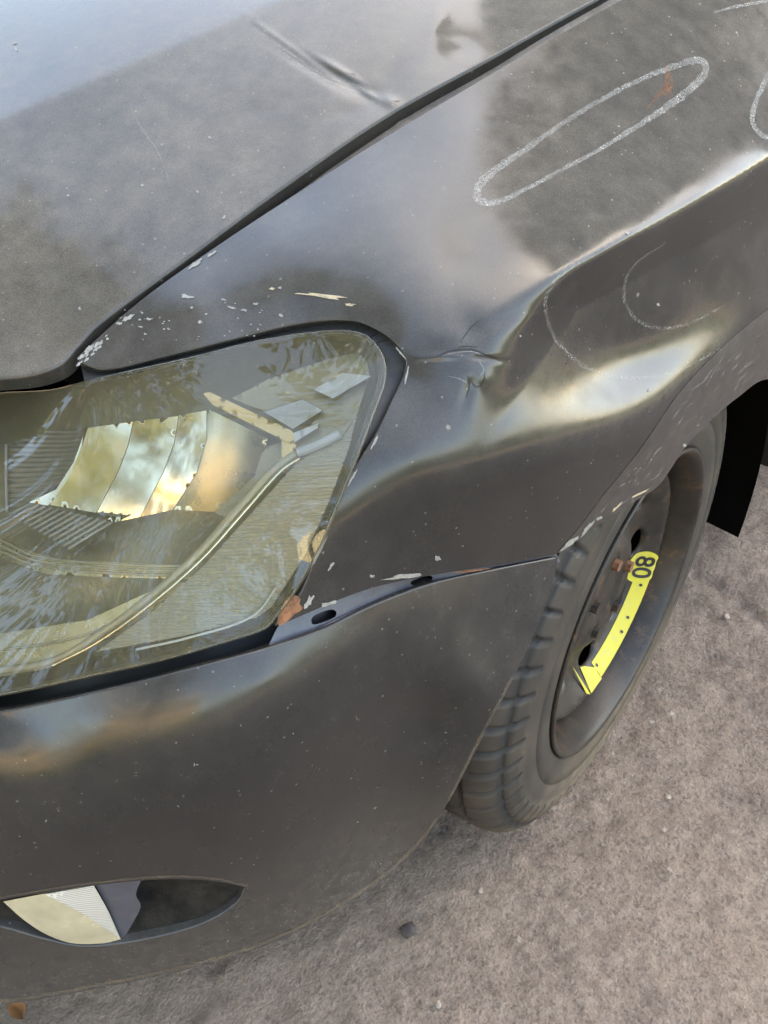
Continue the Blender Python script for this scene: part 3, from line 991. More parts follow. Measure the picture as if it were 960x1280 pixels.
# bracket with painted gold reflection, facets with painted sky, pale upper wall
blade([(254, 492), (262, 490), (364, 538), (372, 548), (362, 553), (352, 549), (266, 506)], .024, None, M['gold_sheen'], 'bracket_beam')
blade([(352, 549), (364, 545), (372, 548), (366, 580), (356, 592), (352, 575)], .026, None, M['gold_sheen'], 'bracket_beam')
blade([(330, 515), (378, 499), (403, 513), (366, 536)], .020, lambda uv: .0004 * (uv[:, 1] - 515), M['white_facet'], 'reflector_facet')
blade([(367, 541), (398, 529), (397, 535), (368, 553)], .020, None, M['white_facet'], 'reflector_facet')
blade([(392, 487), (428, 466), (464, 470), (416, 498)], .018, None, M['white_facet'], 'reflector_facet')
blade([(335, 474), (418, 446), (446, 441), (458, 450), (462, 468), (446, 520), (428, 545), (376, 566), (368, 556), (404, 513), (378, 498), (330, 514), (290, 498)], .027, None, M['bezel'], 'upper_wall')
# rubber seal round the lamp
op = catmull(lamp_open[::-1], 5)
ins = []
for q in op:
    dd = lens_out - q
    k = np.argmin((dd ** 2).sum(1))
    ins.append(q + dd[k] * 1.25)
ins = np.array(ins)
A = FEND.at(op); nA = FEND.normal(op)
outv = op - ins
outv /= np.maximum(np.linalg.norm(outv, axis=1), 1e-6)[:, None]
A = FEND.at(op + outv * 6) - nA * .009
B = LENS.at(ins) 
dB = (B - CAM) / np.linalg.norm(B - CAM, axis=1)[:, None]
B = B + dB * .004
seal = ribbon('rubber_seal', A, B, M['rubber'], lamp)
# black sheet standing in for the shade in the gap under the lamp
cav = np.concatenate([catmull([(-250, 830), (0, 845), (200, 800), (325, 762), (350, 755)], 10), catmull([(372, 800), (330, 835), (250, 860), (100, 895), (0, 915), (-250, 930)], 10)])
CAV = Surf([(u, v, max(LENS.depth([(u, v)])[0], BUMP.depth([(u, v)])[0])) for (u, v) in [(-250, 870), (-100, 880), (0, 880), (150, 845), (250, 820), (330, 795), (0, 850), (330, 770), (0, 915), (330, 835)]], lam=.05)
sheet('gap_shade_sheet', CAV, cav, .045, M['black'], bumper, step=14)

# ------------------------------------------------------------------ fog lamp
t = NT('fog lens')
sv = t.mapping((1, 1, 1), (.4, .35, .5))
wv = t.n('ShaderNodeTexWave', wave_type='BANDS', bands_direction='X'); wv.inputs['Scale'].default_value = 170
t.t.links.new(sv, wv.inputs['Vector'])
M['fog_ribbed'] = t.done(t.bsdf((.62, .60, .54), .2, .2, coat=.7, normal=t.bump(wv.outputs[0], .4, .001)))
M['fog_plain'] = simple('yellowed fog lens', (.46, .41, .27), .25, var=.2, coat=.8, dust=.08)
def bsheet(name, px, off, mat, par, corners=None, tilt=None, thick=.0):
    c_ = tuple(range(len(px))) if corners is None else corners
    return sheet(name, BUMP, catmull(px, 4, closed=True, corners=c_), off, mat, par, step=6, tilt=tilt, thick=thick)
M['recess'] = simple('dusty recess plastic', (.006, .006, .006), .8, spec=.12, dust=.05, scale=70)
rec = bsheet('fog_recess', [(-70, 1140), (0, 1118), (115, 1100), (200, 1092), (265, 1094), (318, 1106), (300, 1135), (262, 1160), (215, 1176), (150, 1190), (100, 1192), (50, 1184), (0, 1170), (-60, 1160)], .006, M['recess'], bumper, corners=(),
             tilt=lambda uv: .095 * np.exp(-((uv[:, 0] - 130) / 130.) ** 2) * np.clip((1185 - uv[:, 1] - .10 * np.abs(uv[:, 0] - 120)) / 70., 0, 1))
fog = bsheet('fog_lamp', [(4, 1127), (40, 1120), (117, 1106), (134, 1136), (151, 1174), (130, 1179), (90, 1179), (58, 1168), (30, 1150)], .012, M['fog_plain'], bumper, corners=(0, 2, 4), tilt=lambda uv: -.010 * (1 - ((uv[:, 0] - 78) / 80.) ** 2) * np.clip((uv[:, 1] - 1100) / 60., 0, 1))
bsheet('fog_facet', [(56, 1118), (117, 1107), (134, 1137), (150, 1173), (100, 1140)], .0105, M['fog_ribbed'], fog, corners=(0, 1, 3, 4), tilt=lambda uv: -.010 * (1 - ((uv[:, 0] - 78) / 80.) ** 2) * np.clip((uv[:, 1] - 1100) / 60., 0, 1))
bsheet('fog_bracket', [(118, 1104), (150, 1096), (178, 1097), (170, 1118), (176, 1132), (168, 1150), (152, 1177), (136, 1138)], .016, M['bracket'], bumper, corners=(0, 2, 6), thick=.01)
fog['label'] = 'yellowed fog lamp set in the bumper'

# ------------------------------------------------------------------ wheel
WC = np.array([.0, .846, .321])
XO = .010
def lathe(name, prof, mat, parent, seg=96, mod=None, closed=False):
    V, Fc = [], []
    k = len(prof)
    for i in range(seg):
        th = 2 * math.pi * i / seg
        for j, (x, r) in enumerate(prof):
            if name == 'tyre' and r > .2075: r = .2075 + (r - .2075) * 1.27
            rr = r + (mod(th, x, r) if mod else 0)
            V.append((x + XO, WC[1] + rr * math.cos(th), WC[2] + rr * math.sin(th)))
    for i in range(seg):
        i2 = (i + 1) % seg
        for j in range(k - 1):
            Fc.append((i*k+j, i2*k+j, i2*k+j+1, i*k+j+1))
    return mesh_obj(name, V, Fc, mat, parent)
t = NT('dusty tyre rubber')
nz = t.noise(18, 7, .65)
zz = t.sepxyz()[2]
dm = t.ramp(nz, .3, .7, .05, .22)
dm = t.math('ADD', dm, t.math('MULTIPLY', t.ramp(zz, .20, .0, 0, .8), t.ramp(t.noise(40, 6, .7), .3, .7, .3, 1.2)), clamp=True)
ra = t.n('ShaderNodeAttribute', attribute_name='groove_shade')
dm = t.math('MULTIPLY', dm, ra.outputs['Fac'])  # groove mask darkens the colour where shade would fall
M['tyre'] = t.done(t.mix(dm, t.bsdf((.018, .018, .018), .6, spec=.3, normal=t.bump(t.noise(260, 4), .25, .001)), t.diffuse((.21, .165, .115))))
t = NT('dirty black steel wheel')
st_n = t.noise(30, 8, .7)
stc = t.mixc(t.ramp(t.noise(40, 8, .75), .54, .66, 0, .85), (.012, .0115, .011), (.085, .046, .026))
M['steel'] = t.done(t.mix(t.ramp(st_n, .35, .72, .02, .16), t.bsdf(stc, .42, spec=.4, normal=t.bump(t.noise(300, 3), .2, .001)), t.diffuse((.19, .145, .10))))
t = NT('yellow sticker')
M['yellow'] = t.done(t.mix(t.ramp(t.noise(70, 6, .7), .50, .75, .06, .45), t.bsdf((.46, .41, .03), .45, spec=.4), t.diffuse(DUST)))
wheel = P(empty('wheel'))
wheel.matrix_parent_inverse = Matrix.Translation(car.location).inverted()
prof = [(.822, .192), (.829, .199), (.8335, .206), (.8345, .2075), (.8350, .209), (.8368, .222), (.8373, .232), (.8362, .2325), (.8362, .2345), (.8370, .235), (.8360, .248), (.8345, .256), (.8355, .2575), (.8345, .262), (.8315, .270), (.8285, .2755), (.8262, .2755), (.8250, .2780), (.8250, .2805), (.8215, .2855), (.815, .2910), (.807, .2950), (.800, .2972), (.7945, .2982), (.7930, .2982), (.7915, .2915), (.7865, .2915), (.7850, .2988), (.768, .2996), (.757, .2998), (.756, .2925), (.748, .2925), (.747, .3), (.722, .3), (.721, .2925), (.713, .2925), (.712, .2998), (.69, .2992), (.689, .2935), (.684, .2935), (.683, .299), (.67, .297), (.655, .289), (.643, .27), (.637, .24), (.645, .205), (.655, .195)]
NB = 56
def tread(th, x, r):
    if r < .2690 or (x < .68 and r < .31): return 0
    sh = (th * NB / (2 * math.pi)) % 1.0
    if x > .7930 or x < .682:
        k = 1 if x > .7930 else 1
        e = min(1, max(0, (r - .267) / .010))
        return (-.0080 * e if sh < .17 else 0)
    if .748 < x < .7855 and r > .317:
        return -.004 if (sh * 1.0 + (x - .75) * 20) % 1.0 < .12 else 0
    return 0
tyre = lathe('tyre', prof, M['tyre'], wheel, seg=NB * 12, mod=tread)
# tread grooves kept darker: their shade is put into the rubber colour
at_ = tyre.data.attributes.new('groove_shade', 'FLOAT', 'POINT')
kp = len(prof); vals = np.ones(NB * 12 * kp)
for i in range(NB * 12):
    sh = (i / 12.0) % 1.0
    for j, (x, r) in enumerate(prof):
        if (r < .2945 and .68 < x < .7925) or (.8245 < x < .8270 and r > .275): vals[i * kp + j] = .1
        elif r > .258 and sh < .17 and (x > .793): vals[i * kp + j] = .12
at_.data.foreach_set('value', vals)
rim = lathe('rim', [(.8285, .1975), (.8330, .2035), (.8368, .2045), (.8385, .2030), (.8380, .1995), (.8345, .1965), (.8290, .1935), (.820, .1905), (.812, .188), (.805, .1865), (.79, .1845), (.77, .182), (.74, .180), (.70, .178), (.66, .19)], M['steel'], wheel, seg=128)
# disc with vent holes: flat triangulation lifted to a dome
def disc_x(r):
    return XO + np.interp(r, [0, .032, .036, .062, .075, .095, .118, .135, .150, .160, .166, .171, .177, .186], [.800, .800, .804, .804, .798, .784, .781, .786, .797, .806, .809, .806, .790, .760])
th = np.linspace(0, 2 * math.pi, 120, endpoint=False)
dout = np.stack([.1855 * np.cos(th), .1855 * np.sin(th)], 1) * 1000
dholes = []
for k in range(9):
    a = rad(33 + k * 40)
    c_ = np.array([math.cos(a), math.sin(a)]); s_v = np.array([-c_[1], c_[0]])
    q = np.linspace(0, 2 * math.pi, 22, endpoint=False)
    dholes.append(1000 * (c_ * .128 + np.outer(np.cos(q) * .0130, c_) + np.outer(np.sin(q) * .022, s_v)))
for k in range(5):
    a = rad(15 + 72 * k)
    q = np.linspace(0, 2 * math.pi, 12, endpoint=False)
    dholes.append(1000 * (np.array([math.cos(a), math.sin(a)]) * .050 + np.stack([np.cos(q), np.sin(q)], 1) * .0085))
dv, df_, dl = fill(dout, dholes, 7.0)
dr = np.linalg.norm(dv, axis=1) / 1000
V = np.stack([disc_x(dr), WC[1] + dv[:, 0] / 1000, WC[2] + dv[:, 1] / 1000], 1)
Nn = np.tile([1., 0, 0], (len(V), 1))
Fc = [tuple(f) for f in orient(V, df_, Nn)]
V = list(V); st_ = 0
for L in dl:
    n = len(L); s0 = len(V)
    if L is not dl[0]:
        for i in range(st_, st_ + n): V.append(V[i] + np.array([-.005, 0, 0]))
        for i in range(n): Fc.append((st_ + i, st_ + (i + 1) % n, s0 + (i + 1) % n, s0 + i))
    st_ += n
disc = mesh_obj('wheel_disc', V, Fc, M['steel'], rim)
for k in range(5):
    a = rad(15 + 72 * k)
    bm = bmesh.new(); bmesh.ops.create_cone(bm, cap_ends=True, segments=6, radius1=.0080, radius2=.0074, depth=.010)
    bmesh.ops.rotate(bm, verts=bm.verts, matrix=Matrix.Rotation(math.pi / 2, 3, 'Y'))
    bmesh.ops.translate(bm, verts=bm.verts, vec=(.806 + XO, WC[1] + .05 * math.cos(a), WC[2] + .05 * math.sin(a)))
    me = bpy.data.meshes.new('wheel_bolt'); bm.to_mesh(me); bm.free(); me.materials.append(M['rust'] if k in (0, 1) else M['steel'])
    o = bpy.data.objects.new('wheel_bolt', me); COL.objects.link(o); o.parent = rim
bx_ = lathe('brake_drum', [(.70, .0), (.70, .13), (.66, .14)], M['black'], wheel, seg=40)
# speed-limit sticker: strip, round badge with 80, arrow end
def disc_pt(r, a, lift=.0009):
    return np.array([disc_x(r) + lift, WC[1] + r * math.cos(a), WC[2] + r * math.sin(a)])
def strip(name, r0, r1, a0, a1, parent, n=40, lift=.0009, mat='yellow'):
    V, Fc = [], []
    for i in range(n + 1):
        a = rad(a0 + (a1 - a0) * i / n)
        for f in np.linspace(0, 1, 5): V.append(disc_pt(r0 + (r1 - r0) * f, a, lift))
    for i in range(n):
        for j in range(4): Fc.append((i*5+j, i*5+j+1, (i+1)*5+j+1, (i+1)*5+j))
    return mesh_obj(name, V, Fc, M[mat], parent)
A_B = -24
sticker = strip('speed_sticker', .1430, .1640, A_B - 4, -86, wheel)
sticker['label'] = 'yellow speed limit sticker reading 80'
bc = np.array([.147 * math.cos(rad(A_B)), .147 * math.sin(rad(A_B))]); er = bc / np.linalg.norm(bc); et = np.array([er[1], -er[0]])
def on_disc(p2, lift):
    q = bc + er * p2[0] + et * p2[1]
    r = np.linalg.norm(q)
    return np.array([disc_x(r) + lift, WC[1] + q[0], WC[2] + q[1]])
V = [on_disc((0, 0), .0014)]; Fc = []
for k in range(4):
    for i in range(40):
        a = 2 * math.pi * i / 40
        V.append(on_disc((.0240 * (k + 1) / 4 * math.cos(a), .0240 * (k + 1) / 4 * math.sin(a)), .0014))
for i in range(40): Fc.append((0, 1 + i, 1 + (i + 1) % 40))
for k in range(3):
    for i in range(40): Fc.append((1 + k*40 + i, 1 + (k+1)*40 + i, 1 + (k+1)*40 + (i+1) % 40, 1 + k*40 + (i+1) % 40))
mesh_obj('badge', V, Fc, M['yellow'], sticker)
def text_mesh(txt, size):
    cu = bpy.data.curves.new('txt', 'FONT'); cu.body = txt; cu.size = size; cu.align_x = 'CENTER'; cu.align_y = 'CENTER'
    cu.offset = .0006
    o = bpy.data.objects.new('txt', cu); COL.objects.link(o)
    dg = bpy.context.evaluated_depsgraph_get()
    me = bpy.data.meshes.new_from_object(o.evaluated_get(dg))
    bpy.data.objects.remove(o)
    bm = bmesh.new(); bm.from_mesh(me); bmesh.ops.triangulate(bm, faces=bm.faces)
    bmesh.ops.subdivide_edges(bm, edges=bm.edges, cuts=1)
    V = [(v.co.x, v.co.y) for v in bm.verts]; Fc = [[v.index for v in f.verts] for f in bm.faces]; bm.free()
    return V, Fc
tv, tf = text_mesh('80', .034)
V = [on_disc((y, x), .0022) for (x, y) in tv]
mesh_obj('numeral', V, tf, M['black'], sticker)
for (r_, a_) in ((.155, -52), (.156, -60), (.154, -34), (.150, -84)):
    V = [disc_pt(r_ + .0022 * math.cos(k), rad(a_) + .0022 / r_ * math.sin(k), .0018) for k in np.linspace(0, 6.28, 9)[:-1]]
    mesh_obj('print_dot', V, [tuple(range(8))], M['black'], sticker, smooth=False)
# arrow end of the strip
V = [disc_pt(r, rad(a), .0012) for (r, a) in ((.166, -86), (.150, -86), (.138, -92), (.134, -96), (.166, -97))]
mesh_obj('arrow', V, [(0, 1, 2, 3, 4)], M['yellow'], sticker, smooth=False)
V = [disc_pt(r, rad(a), .0012) for (r, a) in ((.126, -104), (.122, -105), (.160, -101), (.166, -98), (.160, -98.5))]
mesh_obj('arrow', V, [(0, 1, 2, 3, 4)], M['yellow'], sticker, smooth=False)

wp = Vector((.75, WC[1], 0.0)); wr = Matrix.Rotation(rad(4.5), 4, 'Z')
wheel.rotation_euler = (0, 0, rad(4.5))
wheel.location = wp - (wr @ wp)
# wheel-house liner, sill and floor behind the wheel
V, Fc = [], []
NA = 40
for i in range(NA + 1):
    a = rad(-15 + 163 * i / NA)
    for x, r in ((.850, .352), (.80, .358), (.60, .358), (.45, .34), (.44, .0)):
        V.append((x, .865 + r * math.cos(a), .285 + r * math.sin(a)))
for i in range(NA):
    for j in range(4): Fc.append((i*5+j, i*5+j+1, (i+1)*5+j+1, (i+1)*5+j))
liner = P(mesh_obj('wheel_liner', V, Fc, M['void'], car))
MG = Surf([(u, v, pj(bp(u, v, 'x', .700))[2]) for (u, v) in [(900, 500), (1000, 480), (960, 570), (900, 660), (990, 600)]])
sheet('mud_guard', MG, np.array([(880, 480), (1000, 465), (1010, 520), (962, 568), (935, 618), (910, 664), (898, 668), (860, 640), (850, 590)], float), 0, M['void'], liner, step=20)
P(box('light_block', (-.5, .50, .24), (.50, 1.9, .66), M['black'], car))  # black box added inside the body to block light
P(box('floor_pan', (-.75, .45, .20), (.66, 3.4, .26), M['black'], car))
P(box('front_backing', (-.55, .20, .26), (.40, .52, .60), M['void'], car))  # dark box added as backing beyond the lamp and under the hood
# the rest of the cabin, out of frame
def loft(name, rows, mat, par=car):
    k = len(rows[0]); V = [p for r in rows for p in r]
    Fc = [(i*k+j, i*k+j+1, (i+1)*k+j+1, (i+1)*k+j) for i in range(len(rows)-1) for j in range(k-1)]
    return P(mesh_obj(name, V, Fc, mat, car))
M['screen_glass'] = simple('dark window glass of the car', (.02, .024, .024), .03, var=.05, spec=.6)
def arc(w, y0, dy, z0, dz, n=13):
    return [(w * f, y0 + dy * f * f, z0 - dz * f * f) for f in np.linspace(-1, 1, n)]
loft('cowl', [arc(.72, 1.36, .10, .985, .03), arc(.72, 1.60, .12, 1.03, .04)], M['black'])
loft('windscreen', [arc(.70, 1.56, .14, 1.035, .04), arc(.655, 1.84, .12, 1.24, .05), arc(.60, 2.12, .10, 1.415, .05)], M['screen_glass'])
loft('roof', [arc(.60, 2.123, .10, 1.417, .05), arc(.61, 2.5, .05, 1.455, .05), arc(.60, 3.2, .0, 1.44, .05), arc(.56, 3.7, -.1, 1.33, .05)], M['fender'])
loft('front_door', [[(.845, 1.42, .40), (.850, 2.0, .40), (.850, 2.7, .40)], [(.862, 1.44, .62), (.866, 2.0, .62), (.866, 2.7, .62)], [(.858, 1.52, .83), (.862, 2.0, .84), (.862, 2.7, .86)], [(.80, 1.62, .96), (.815, 2.0, .97), (.815, 2.7, .99)]], M['fender'])
loft('door_glass', [[(.798, 1.66, .965), (.812, 2.0, .975), (.812, 2.7, .99)], [(.70, 1.96, 1.20), (.72, 2.2, 1.22), (.72, 2.7, 1.23)], [(.61, 2.22, 1.362), (.62, 2.3, 1.38), (.62, 2.7, 1.40)]], M['screen_glass'])
pil = [(.765, 1.60, .985), (.72, 1.80, 1.10), (.665, 2.02, 1.25), (.605, 2.22, 1.37)]
P(tube('roof_pillar', pil, .034, M['fender'], car, 10))
P(box('sill', (.60, 1.34, .225), (.848, 3.2, .40), M['fender'], car, bevel=.02))

# ------------------------------------------------------------------ marks on the paint
def chalk_mat(name, lo, hi):
    t = NT(name)
    tr = t.n('ShaderNodeBsdfTransparent')
    f = t.ramp(t.noise(520, 4, .7), lo, hi, 0, .50)
    f = t.math('MULTIPLY', f, t.ramp(t.noise(60, 3), .3, .7, .55, 1.1), clamp=True)
    return t.done(t.mix(f, tr.outputs[0], t.diffuse((.62, .60, .55))))
M['chalk'] = chalk_mat('chalk', .38, .70)
M['chalk_faint'] = chalk_mat('rubbed chalk', .46, .80)
M['grit'] = chalk_mat('tan grit', .36, .75)
for nd in M['grit'].node_tree.nodes:
    if nd.type == 'BSDF_DIFFUSE': nd.inputs[0].default_value = (.34, .26, .17, 1)
def stroke(name, surf, px, width, mat, parent, closed=False, lift=.0006, step=4.0, jit=.25):
    c_ = catmull(px, step, closed=closed)
    if closed: c_ = np.concatenate([c_, c_[:1]])
    tn = np.gradient(c_, axis=0); tn /= np.maximum(np.linalg.norm(tn, axis=1), 1e-6)[:, None]
    nn = np.stack([-tn[:, 1], tn[:, 0]], 1)
    w = np.ones(len(c_)) * width if np.isscalar(width) else np.interp(np.linspace(0, 1, len(c_)), np.linspace(0, 1, len(width)), width)
    w1 = w * (1 + jit * rng.uniform(-1, 1, len(c_))); w2 = w * (1 + jit * rng.uniform(-1, 1, len(c_)))
    if closed: w1[-1] = w1[0]; w2[-1] = w2[0]
    a, m_, b = c_ - nn * w1[:, None], c_, c_ + nn * w2[:, None]
    R_ = []
    for q in (a, m_, b):
        P_ = surf.at(q); R_.append(P_ + surf.normal(q) * lift)
    n = len(c_)
    V = np.concatenate(R_)
    Fc = []
    for k in range(2):
        for i in range(n - 1): Fc.append((k*n+i, k*n+i+1, (k+1)*n+i+1, (k+1)*n+i))
    return mesh_obj(name, V, Fc, mat, parent)
k1 = stroke('chalk_ring', FEND, [(600, 252), (596, 240), (606, 224), (650, 192), (700, 157), (750, 126), (800, 100), (845, 83), (872, 76), (882, 83), (874, 101), (842, 128), (800, 156), (750, 187), (700, 214), (655, 238), (622, 253)], [4.5, 5, 4, 3, 3, 3, 3, 3.5, 4.5, 5, 4, 3, 2.6, 2.4, 2.4, 3, 4.5], M['chalk'], fender, closed=True)
k1['label'] = 'long white chalk ring around a dent'
stroke('chalk_ring', FEND, [(1000, 52), (968, 82), (950, 114), (940, 145), (945, 163), (962, 172), (1000, 150), (1040, 112), (1052, 78), (1035, 55)], 3.0, M['chalk'], fender, closed=True)
stroke('chalk_ring', FEND, [(742, 318), (705, 340), (684, 366), (682, 392), (694, 424), (718, 450), (748, 466), (790, 473), (840, 466), (900, 436)], [1.0, 2, 2.4, 2.6, 2.6, 2.4, 2.2, 2, 1.5, 1], M['chalk_faint'], fender)  # faint chalk stroke, also drawing the reflection edge round the dent
stroke('chalk_ring', FEND, [(830, 305), (800, 324), (783, 346), (780, 374), (794, 398), (822, 410), (860, 404), (905, 382)], [1, 1.6, 2, 2, 2, 1.8, 1.4, 1], M['chalk_faint'], fender)
stroke('chalk_mark', FEND, [(892, 16), (915, 10), (940, 5), (975, -2)], [1, 2.2, 2.2, 2], M['chalk'], fender)
M['smear'] = chalk_mat('reddish smear', .40, .75)
for nd in M['smear'].node_tree.nodes:
    if nd.type == 'BSDF_DIFFUSE': nd.inputs[0].default_value = (.40, .16, .07, 1)
stroke('red_smear', FEND, [(832, 82), (836, 100), (834, 122)], [1, 6, 4], M['smear'], fender)
stroke('red_smear', FEND, [(806, 138), (822, 120), (836, 106)], [1, 3, 5], M['smear'], fender)

def chip(surf, c_, r, ang, asp, mat, parent, name='paint_chip', lift=.0005, irr=.45, n=14):
    ca, sa = math.cos(ang), math.sin(ang)
    th = np.linspace(0, 2 * math.pi, n, endpoint=False)
    rr = r * .8 * (1 + irr * rng.uniform(-1, 1, n))
    x = rr * np.cos(th) * asp; y = rr * np.sin(th)
    q = np.stack([c_[0] + x * ca - y * sa, c_[1] + x * sa + y * ca], 1)
    q = np.concatenate([[c_], q])
    V = surf.at(q) + surf.normal(q) * lift
    return mesh_obj(name, V, [(0, 1 + i, 1 + (i + 1) % n) for i in range(n)], mat, parent, smooth=False)
C_, T_ = M['chip'], M['chip_tan']
big = [((402, 370), 3.0, .12, 11, T_), ((438, 381), 2.0, .1, 4, T_), ((112, 436), 8, -.6, 1.6, M['scuff']) if 'scuff' in M else ((112, 436), 4, -.6, 2, C_),
       ((160, 398), 3, -.5, 3, C_), ((150, 405), 2.2, 0, 2, C_), ((233, 371), 3, .05, 3.2, C_), ((250, 403), 3, .5, 1, C_), ((186, 399), 1.8, 0, 3, C_), ((240, 385), 2, .6, 1, C_),
       ((245, 330), 3, -.6, 4, C_), ((265, 318), 2, -.6, 4, C_), ((352, 395), 2.6, .2, 1.4, C_), ((340, 361), 2, 0, 2, T_), ((350, 360), 1.6, 0, 1.6, C_), ((290, 385), 2, .3, 3, C_), ((305, 388), 2, .2, 2, C_), ((320, 380), 1.6, 0, 2.4, C_), ((280, 375), 1.4, .2, 3, C_),
       ((505, 720), 3.4, -.15, 8, C_), ((465, 720), 2.8, 0, 1.1, C_), ((547, 697), 3.6, .8, 1.1, C_), ((410, 754), 2.6, -.25, 5, C_), ((386, 752), 5, -1.0, 2.2, C_), ((413, 708), 2.0, -1.0, 3, C_), ((416, 704), 2, -.5, 1.4, C_), ((590, 713), 1.6, -.1, 16, M['rust']),
       ((398, 690), 2.0, -1.1, 12, C_), ((440, 598), 1.6, -1.05, 9, C_), ((468, 553), 1.6, -1.1, 8, C_), ((508, 470), 1.8, -1.35, 8, C_), ((500, 440), 1.6, .9, 7, C_),
       ((712, 679), 3.2, -.62, 5, C_), ((733, 661), 3.0, -.85, 4.5, C_), ((748, 648), 2.2, -.4, 2.4, C_), ((800, 616), 1.5, -.45, 10, T_), ((770, 634), 1.4, -.75, 8, T_),
       ((784, 292), 2.2, 0, 1.1, C_), ((822, 381), 2.2, .3, 1.1, C_), ((812, 488), 2.8, -.3, 1.3, C_), ((855, 557), 2.4, -.8, 1.3, C_), ((650, 420), 1.6, 0, 1.2, C_)]
for (c_, r, a, asp, m_) in big:
    chip(FEND, c_, r, a, asp, m_, fender)
for k in range(30):        # speckled stone chips on the fender nose
    chip(FEND, (rng.uniform(110, 330), rng.uniform(378, 425) - 0), rng.uniform(.5, 1.5), rng.uniform(-.5, .5), rng.uniform(1, 2.5), C_, fender)
for k in range(30):
    u = rng.uniform(98, 135)
    chip(FEND, (u, 447 - (u - 98) * .85 + rng.uniform(1, 12)), rng.uniform(.8, 2.2), -.7, rng.uniform(1, 3), C_, fender)
rustp = catmull([(346, 778), (352, 760), (358, 748), (369, 744), (376, 749), (374, 755), (379, 760), (368, 768), (360, 776), (349, 782)], 4, closed=True)
rs = sheet('rust_patch', FEND, rustp, -.0007, M['rust'], fender, step=5)
rs['label'] = 'orange rust patch at the fender tip'
# cracked paint on the crumple
M['crack'] = simple('dark paint crack', (.006, .006, .006), .7)
for px, w in (([(545, 446), (562, 439), (590, 437), (608, 444), (625, 450)], .9), ([(585, 470), (596, 484), (604, 478), (606, 466)], .6), ([(582, 498), (587, 482), (584, 470)], .6), ([(575, 428), (590, 408), (600, 400)], .6), ([(568, 444), (575, 434), (598, 434)], .5)):
    stroke('paint_crack', FEND, px, [w * .3, w, w, w * .3], M['crack'], fender, lift=.0004)
for px, w in (([(547, 449), (564, 442), (592, 440), (612, 448)], .6), ([(596, 448), (604, 462), (600, 470)], .5), ([(560, 470), (580, 476), (592, 490)], .5)):
    stroke('paint_scratch', FEND, px, [w * .3, w, w, w * .3], M['chalk'], fender, lift=.0005)
for k in range(60):        # scuffs on the arch lip
    u = rng.uniform(720, 950)
    v = np.interp(u, [720, 800, 880, 960], [668, 590, 490, 425]) + rng.uniform(-22, 30)
    a = -.85 + rng.uniform(-.25, .25); L = rng.uniform(6, 26)
    stroke('scuff', FEND, [(u - L * math.cos(a) / 2, v - L * math.sin(a) / 2), (u, v + rng.uniform(-1, 1)), (u + L * math.cos(a) / 2, v + L * math.sin(a) / 2)], [.2, rng.uniform(.6, 1.4), .2], M['chalk_faint'], arch_lip, lift=.0018)
# hood scratches and dent flakes
stroke('hood_scratch', HOOD, [(163, 138), (180, 165), (200, 195), (213, 232)], [.5, .9, .9, .4], M['chalk_faint'], hood)
for px in ([(300, 20), (330, 45), (370, 72), (400, 92), (440, 108), (490, 132)], [(320, 42), (355, 68), (385, 88), (410, 102), (450, 118)], [(395, 96), (430, 100), (470, 120), (496, 126)]):
    stroke('hood_scratch', HOOD, px, [.4, 1.0, 1.0, .4], M['chalk_faint'], hood)
for c_ in ((18, 55), (100, 386), (85, 245), (178, 232), (247, 240), (20, 62), (280, 272), (262, 172)):
    chip(HOOD, c_, rng.uniform(1.2, 2.4), rng.uniform(-1, 1), 1.6, C_, hood, name='speck')
# grit line along the bumper's lower edge
stroke('grit_line', BUMP, [(546, 1022), (528, 1046), (508, 1068), (474, 1098), (430, 1127), (375, 1158), (310, 1185), (225, 1209), (120, 1231), (0, 1251), (-120, 1258)], [1.6, 2.2, 1.8, 2.4, 1.6, 2.2, 1.8], M['grit'], bumper)
stroke('grit_line', BUMP, [(560, 1000), (578, 965), (602, 918), (640, 845)], [1.2, 2.0, 1.2], M['grit'], bumper)
stroke('grit_line', BUMP, [(0, 1121), (60, 1111), (115, 1103), (200, 1095), (265, 1097), (312, 1107)], [.8, 1.4, .8], M['grit'], bumper)
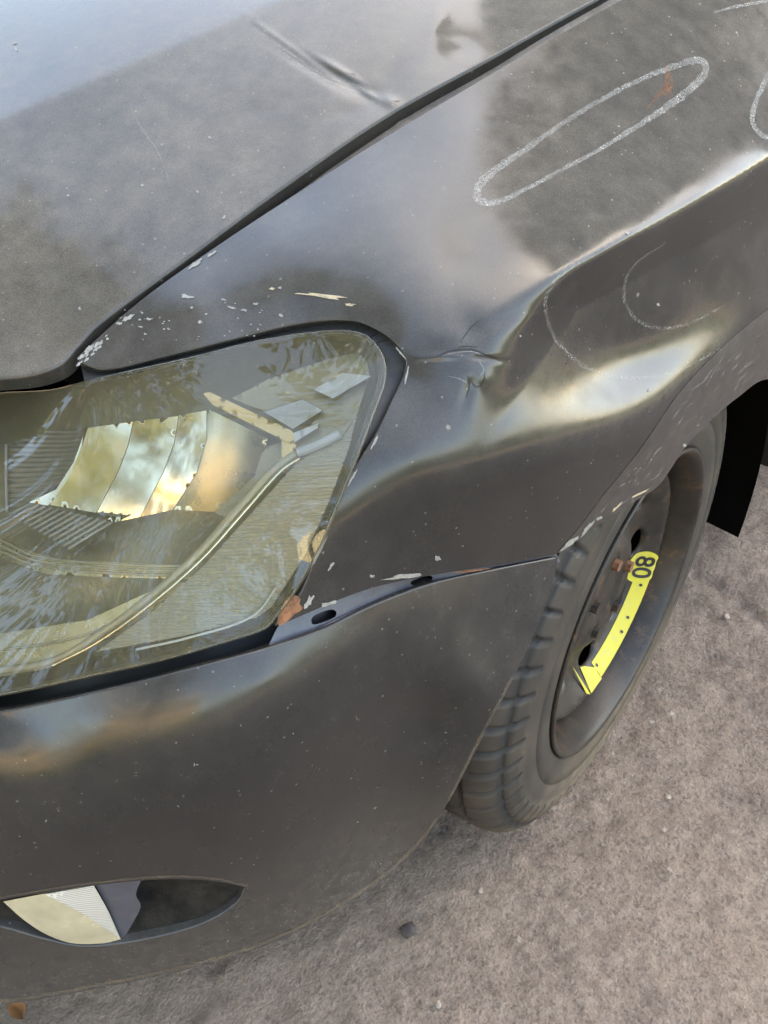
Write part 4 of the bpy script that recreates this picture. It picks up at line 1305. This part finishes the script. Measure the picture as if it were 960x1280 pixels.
# paint nicks on the bumper
for k in range(22):
    chip(BUMP, (rng.uniform(20, 560), rng.uniform(900, 1100)), rng.uniform(.35, .8), rng.uniform(-1.5, 1.5), rng.uniform(1, 3), C_, bumper, name='speck')

# ------------------------------------------------------------------ loose bits on the ground
M['stone'] = simple('pale stone', (.30, .25, .20), .85, var=.3, scale=80)
M['dark_stone'] = simple('dark stone', (.06, .05, .045), .85, var=.3, scale=80)
M['leaf_dry'] = simple('dry orange leaf', (.30, .13, .04), .7, var=.4, scale=60)
def pebble(u, v, r, mat, label, group=None):
    p_ = bp(u, v, 'z', 0.0)
    bm = bmesh.new(); bmesh.ops.create_icosphere(bm, subdivisions=2, radius=1)
    for q in bm.verts:
        k = 1 + .38 * rng.uniform(-1, 1)
        q.co = Vector((q.co.x * r * k * 1.25, q.co.y * r * k, q.co.z * r * k * .5))
    me = bpy.data.meshes.new('pebble'); bm.to_mesh(me); bm.free(); me.materials.append(mat)
    me.polygons.foreach_set('use_smooth', [True] * len(me.polygons))
    o = bpy.data.objects.new('pebble', me); COL.objects.link(o)
    o.location = (p_[0], p_[1], r * .25); o.rotation_euler = (0, 0, rng.uniform(0, 6.28))
    return tag(o, label, 'pebble', group)
pebble(511, 1163, .0085, M['dark_stone'], 'dark pebble lying close beside the bumper edge')
pebble(548, 1256, .0035, M['stone'], 'pale pebble at the bottom edge, nearest the bumper')
pebble(907, 771, .0045, M['stone'], 'pale pebble lying in the crack beside the tyre')
pebble(835, 996, .0035, M['stone'], 'pale pebble alone on the asphalt right of the tyre')
pebble(600, 1113, .003, M['stone'], 'tiny pale pebble just in front of the tyre')
p_ = bp(22, 1268, 'z', 0.0)
V = []; Fc = []
for i in range(9):
    f = i / 8; w = .009 * math.sin(math.pi * f) ** .7
    for sgn in (-1, 0, 1): V.append((p_[0] + (f - .5) * .03, p_[1] + sgn * w + .003 * math.sin(3 * f), .003 + .004 * abs(sgn) + .003 * f))
for i in range(8):
    for j in range(2): Fc.append((i*3+j, i*3+j+1, (i+1)*3+j+1, (i+1)*3+j))
lf_ = mesh_obj('dry_leaf', V, Fc, M['leaf_dry'])
tag(lf_, 'small curled orange leaf under the bumper edge', 'leaf')
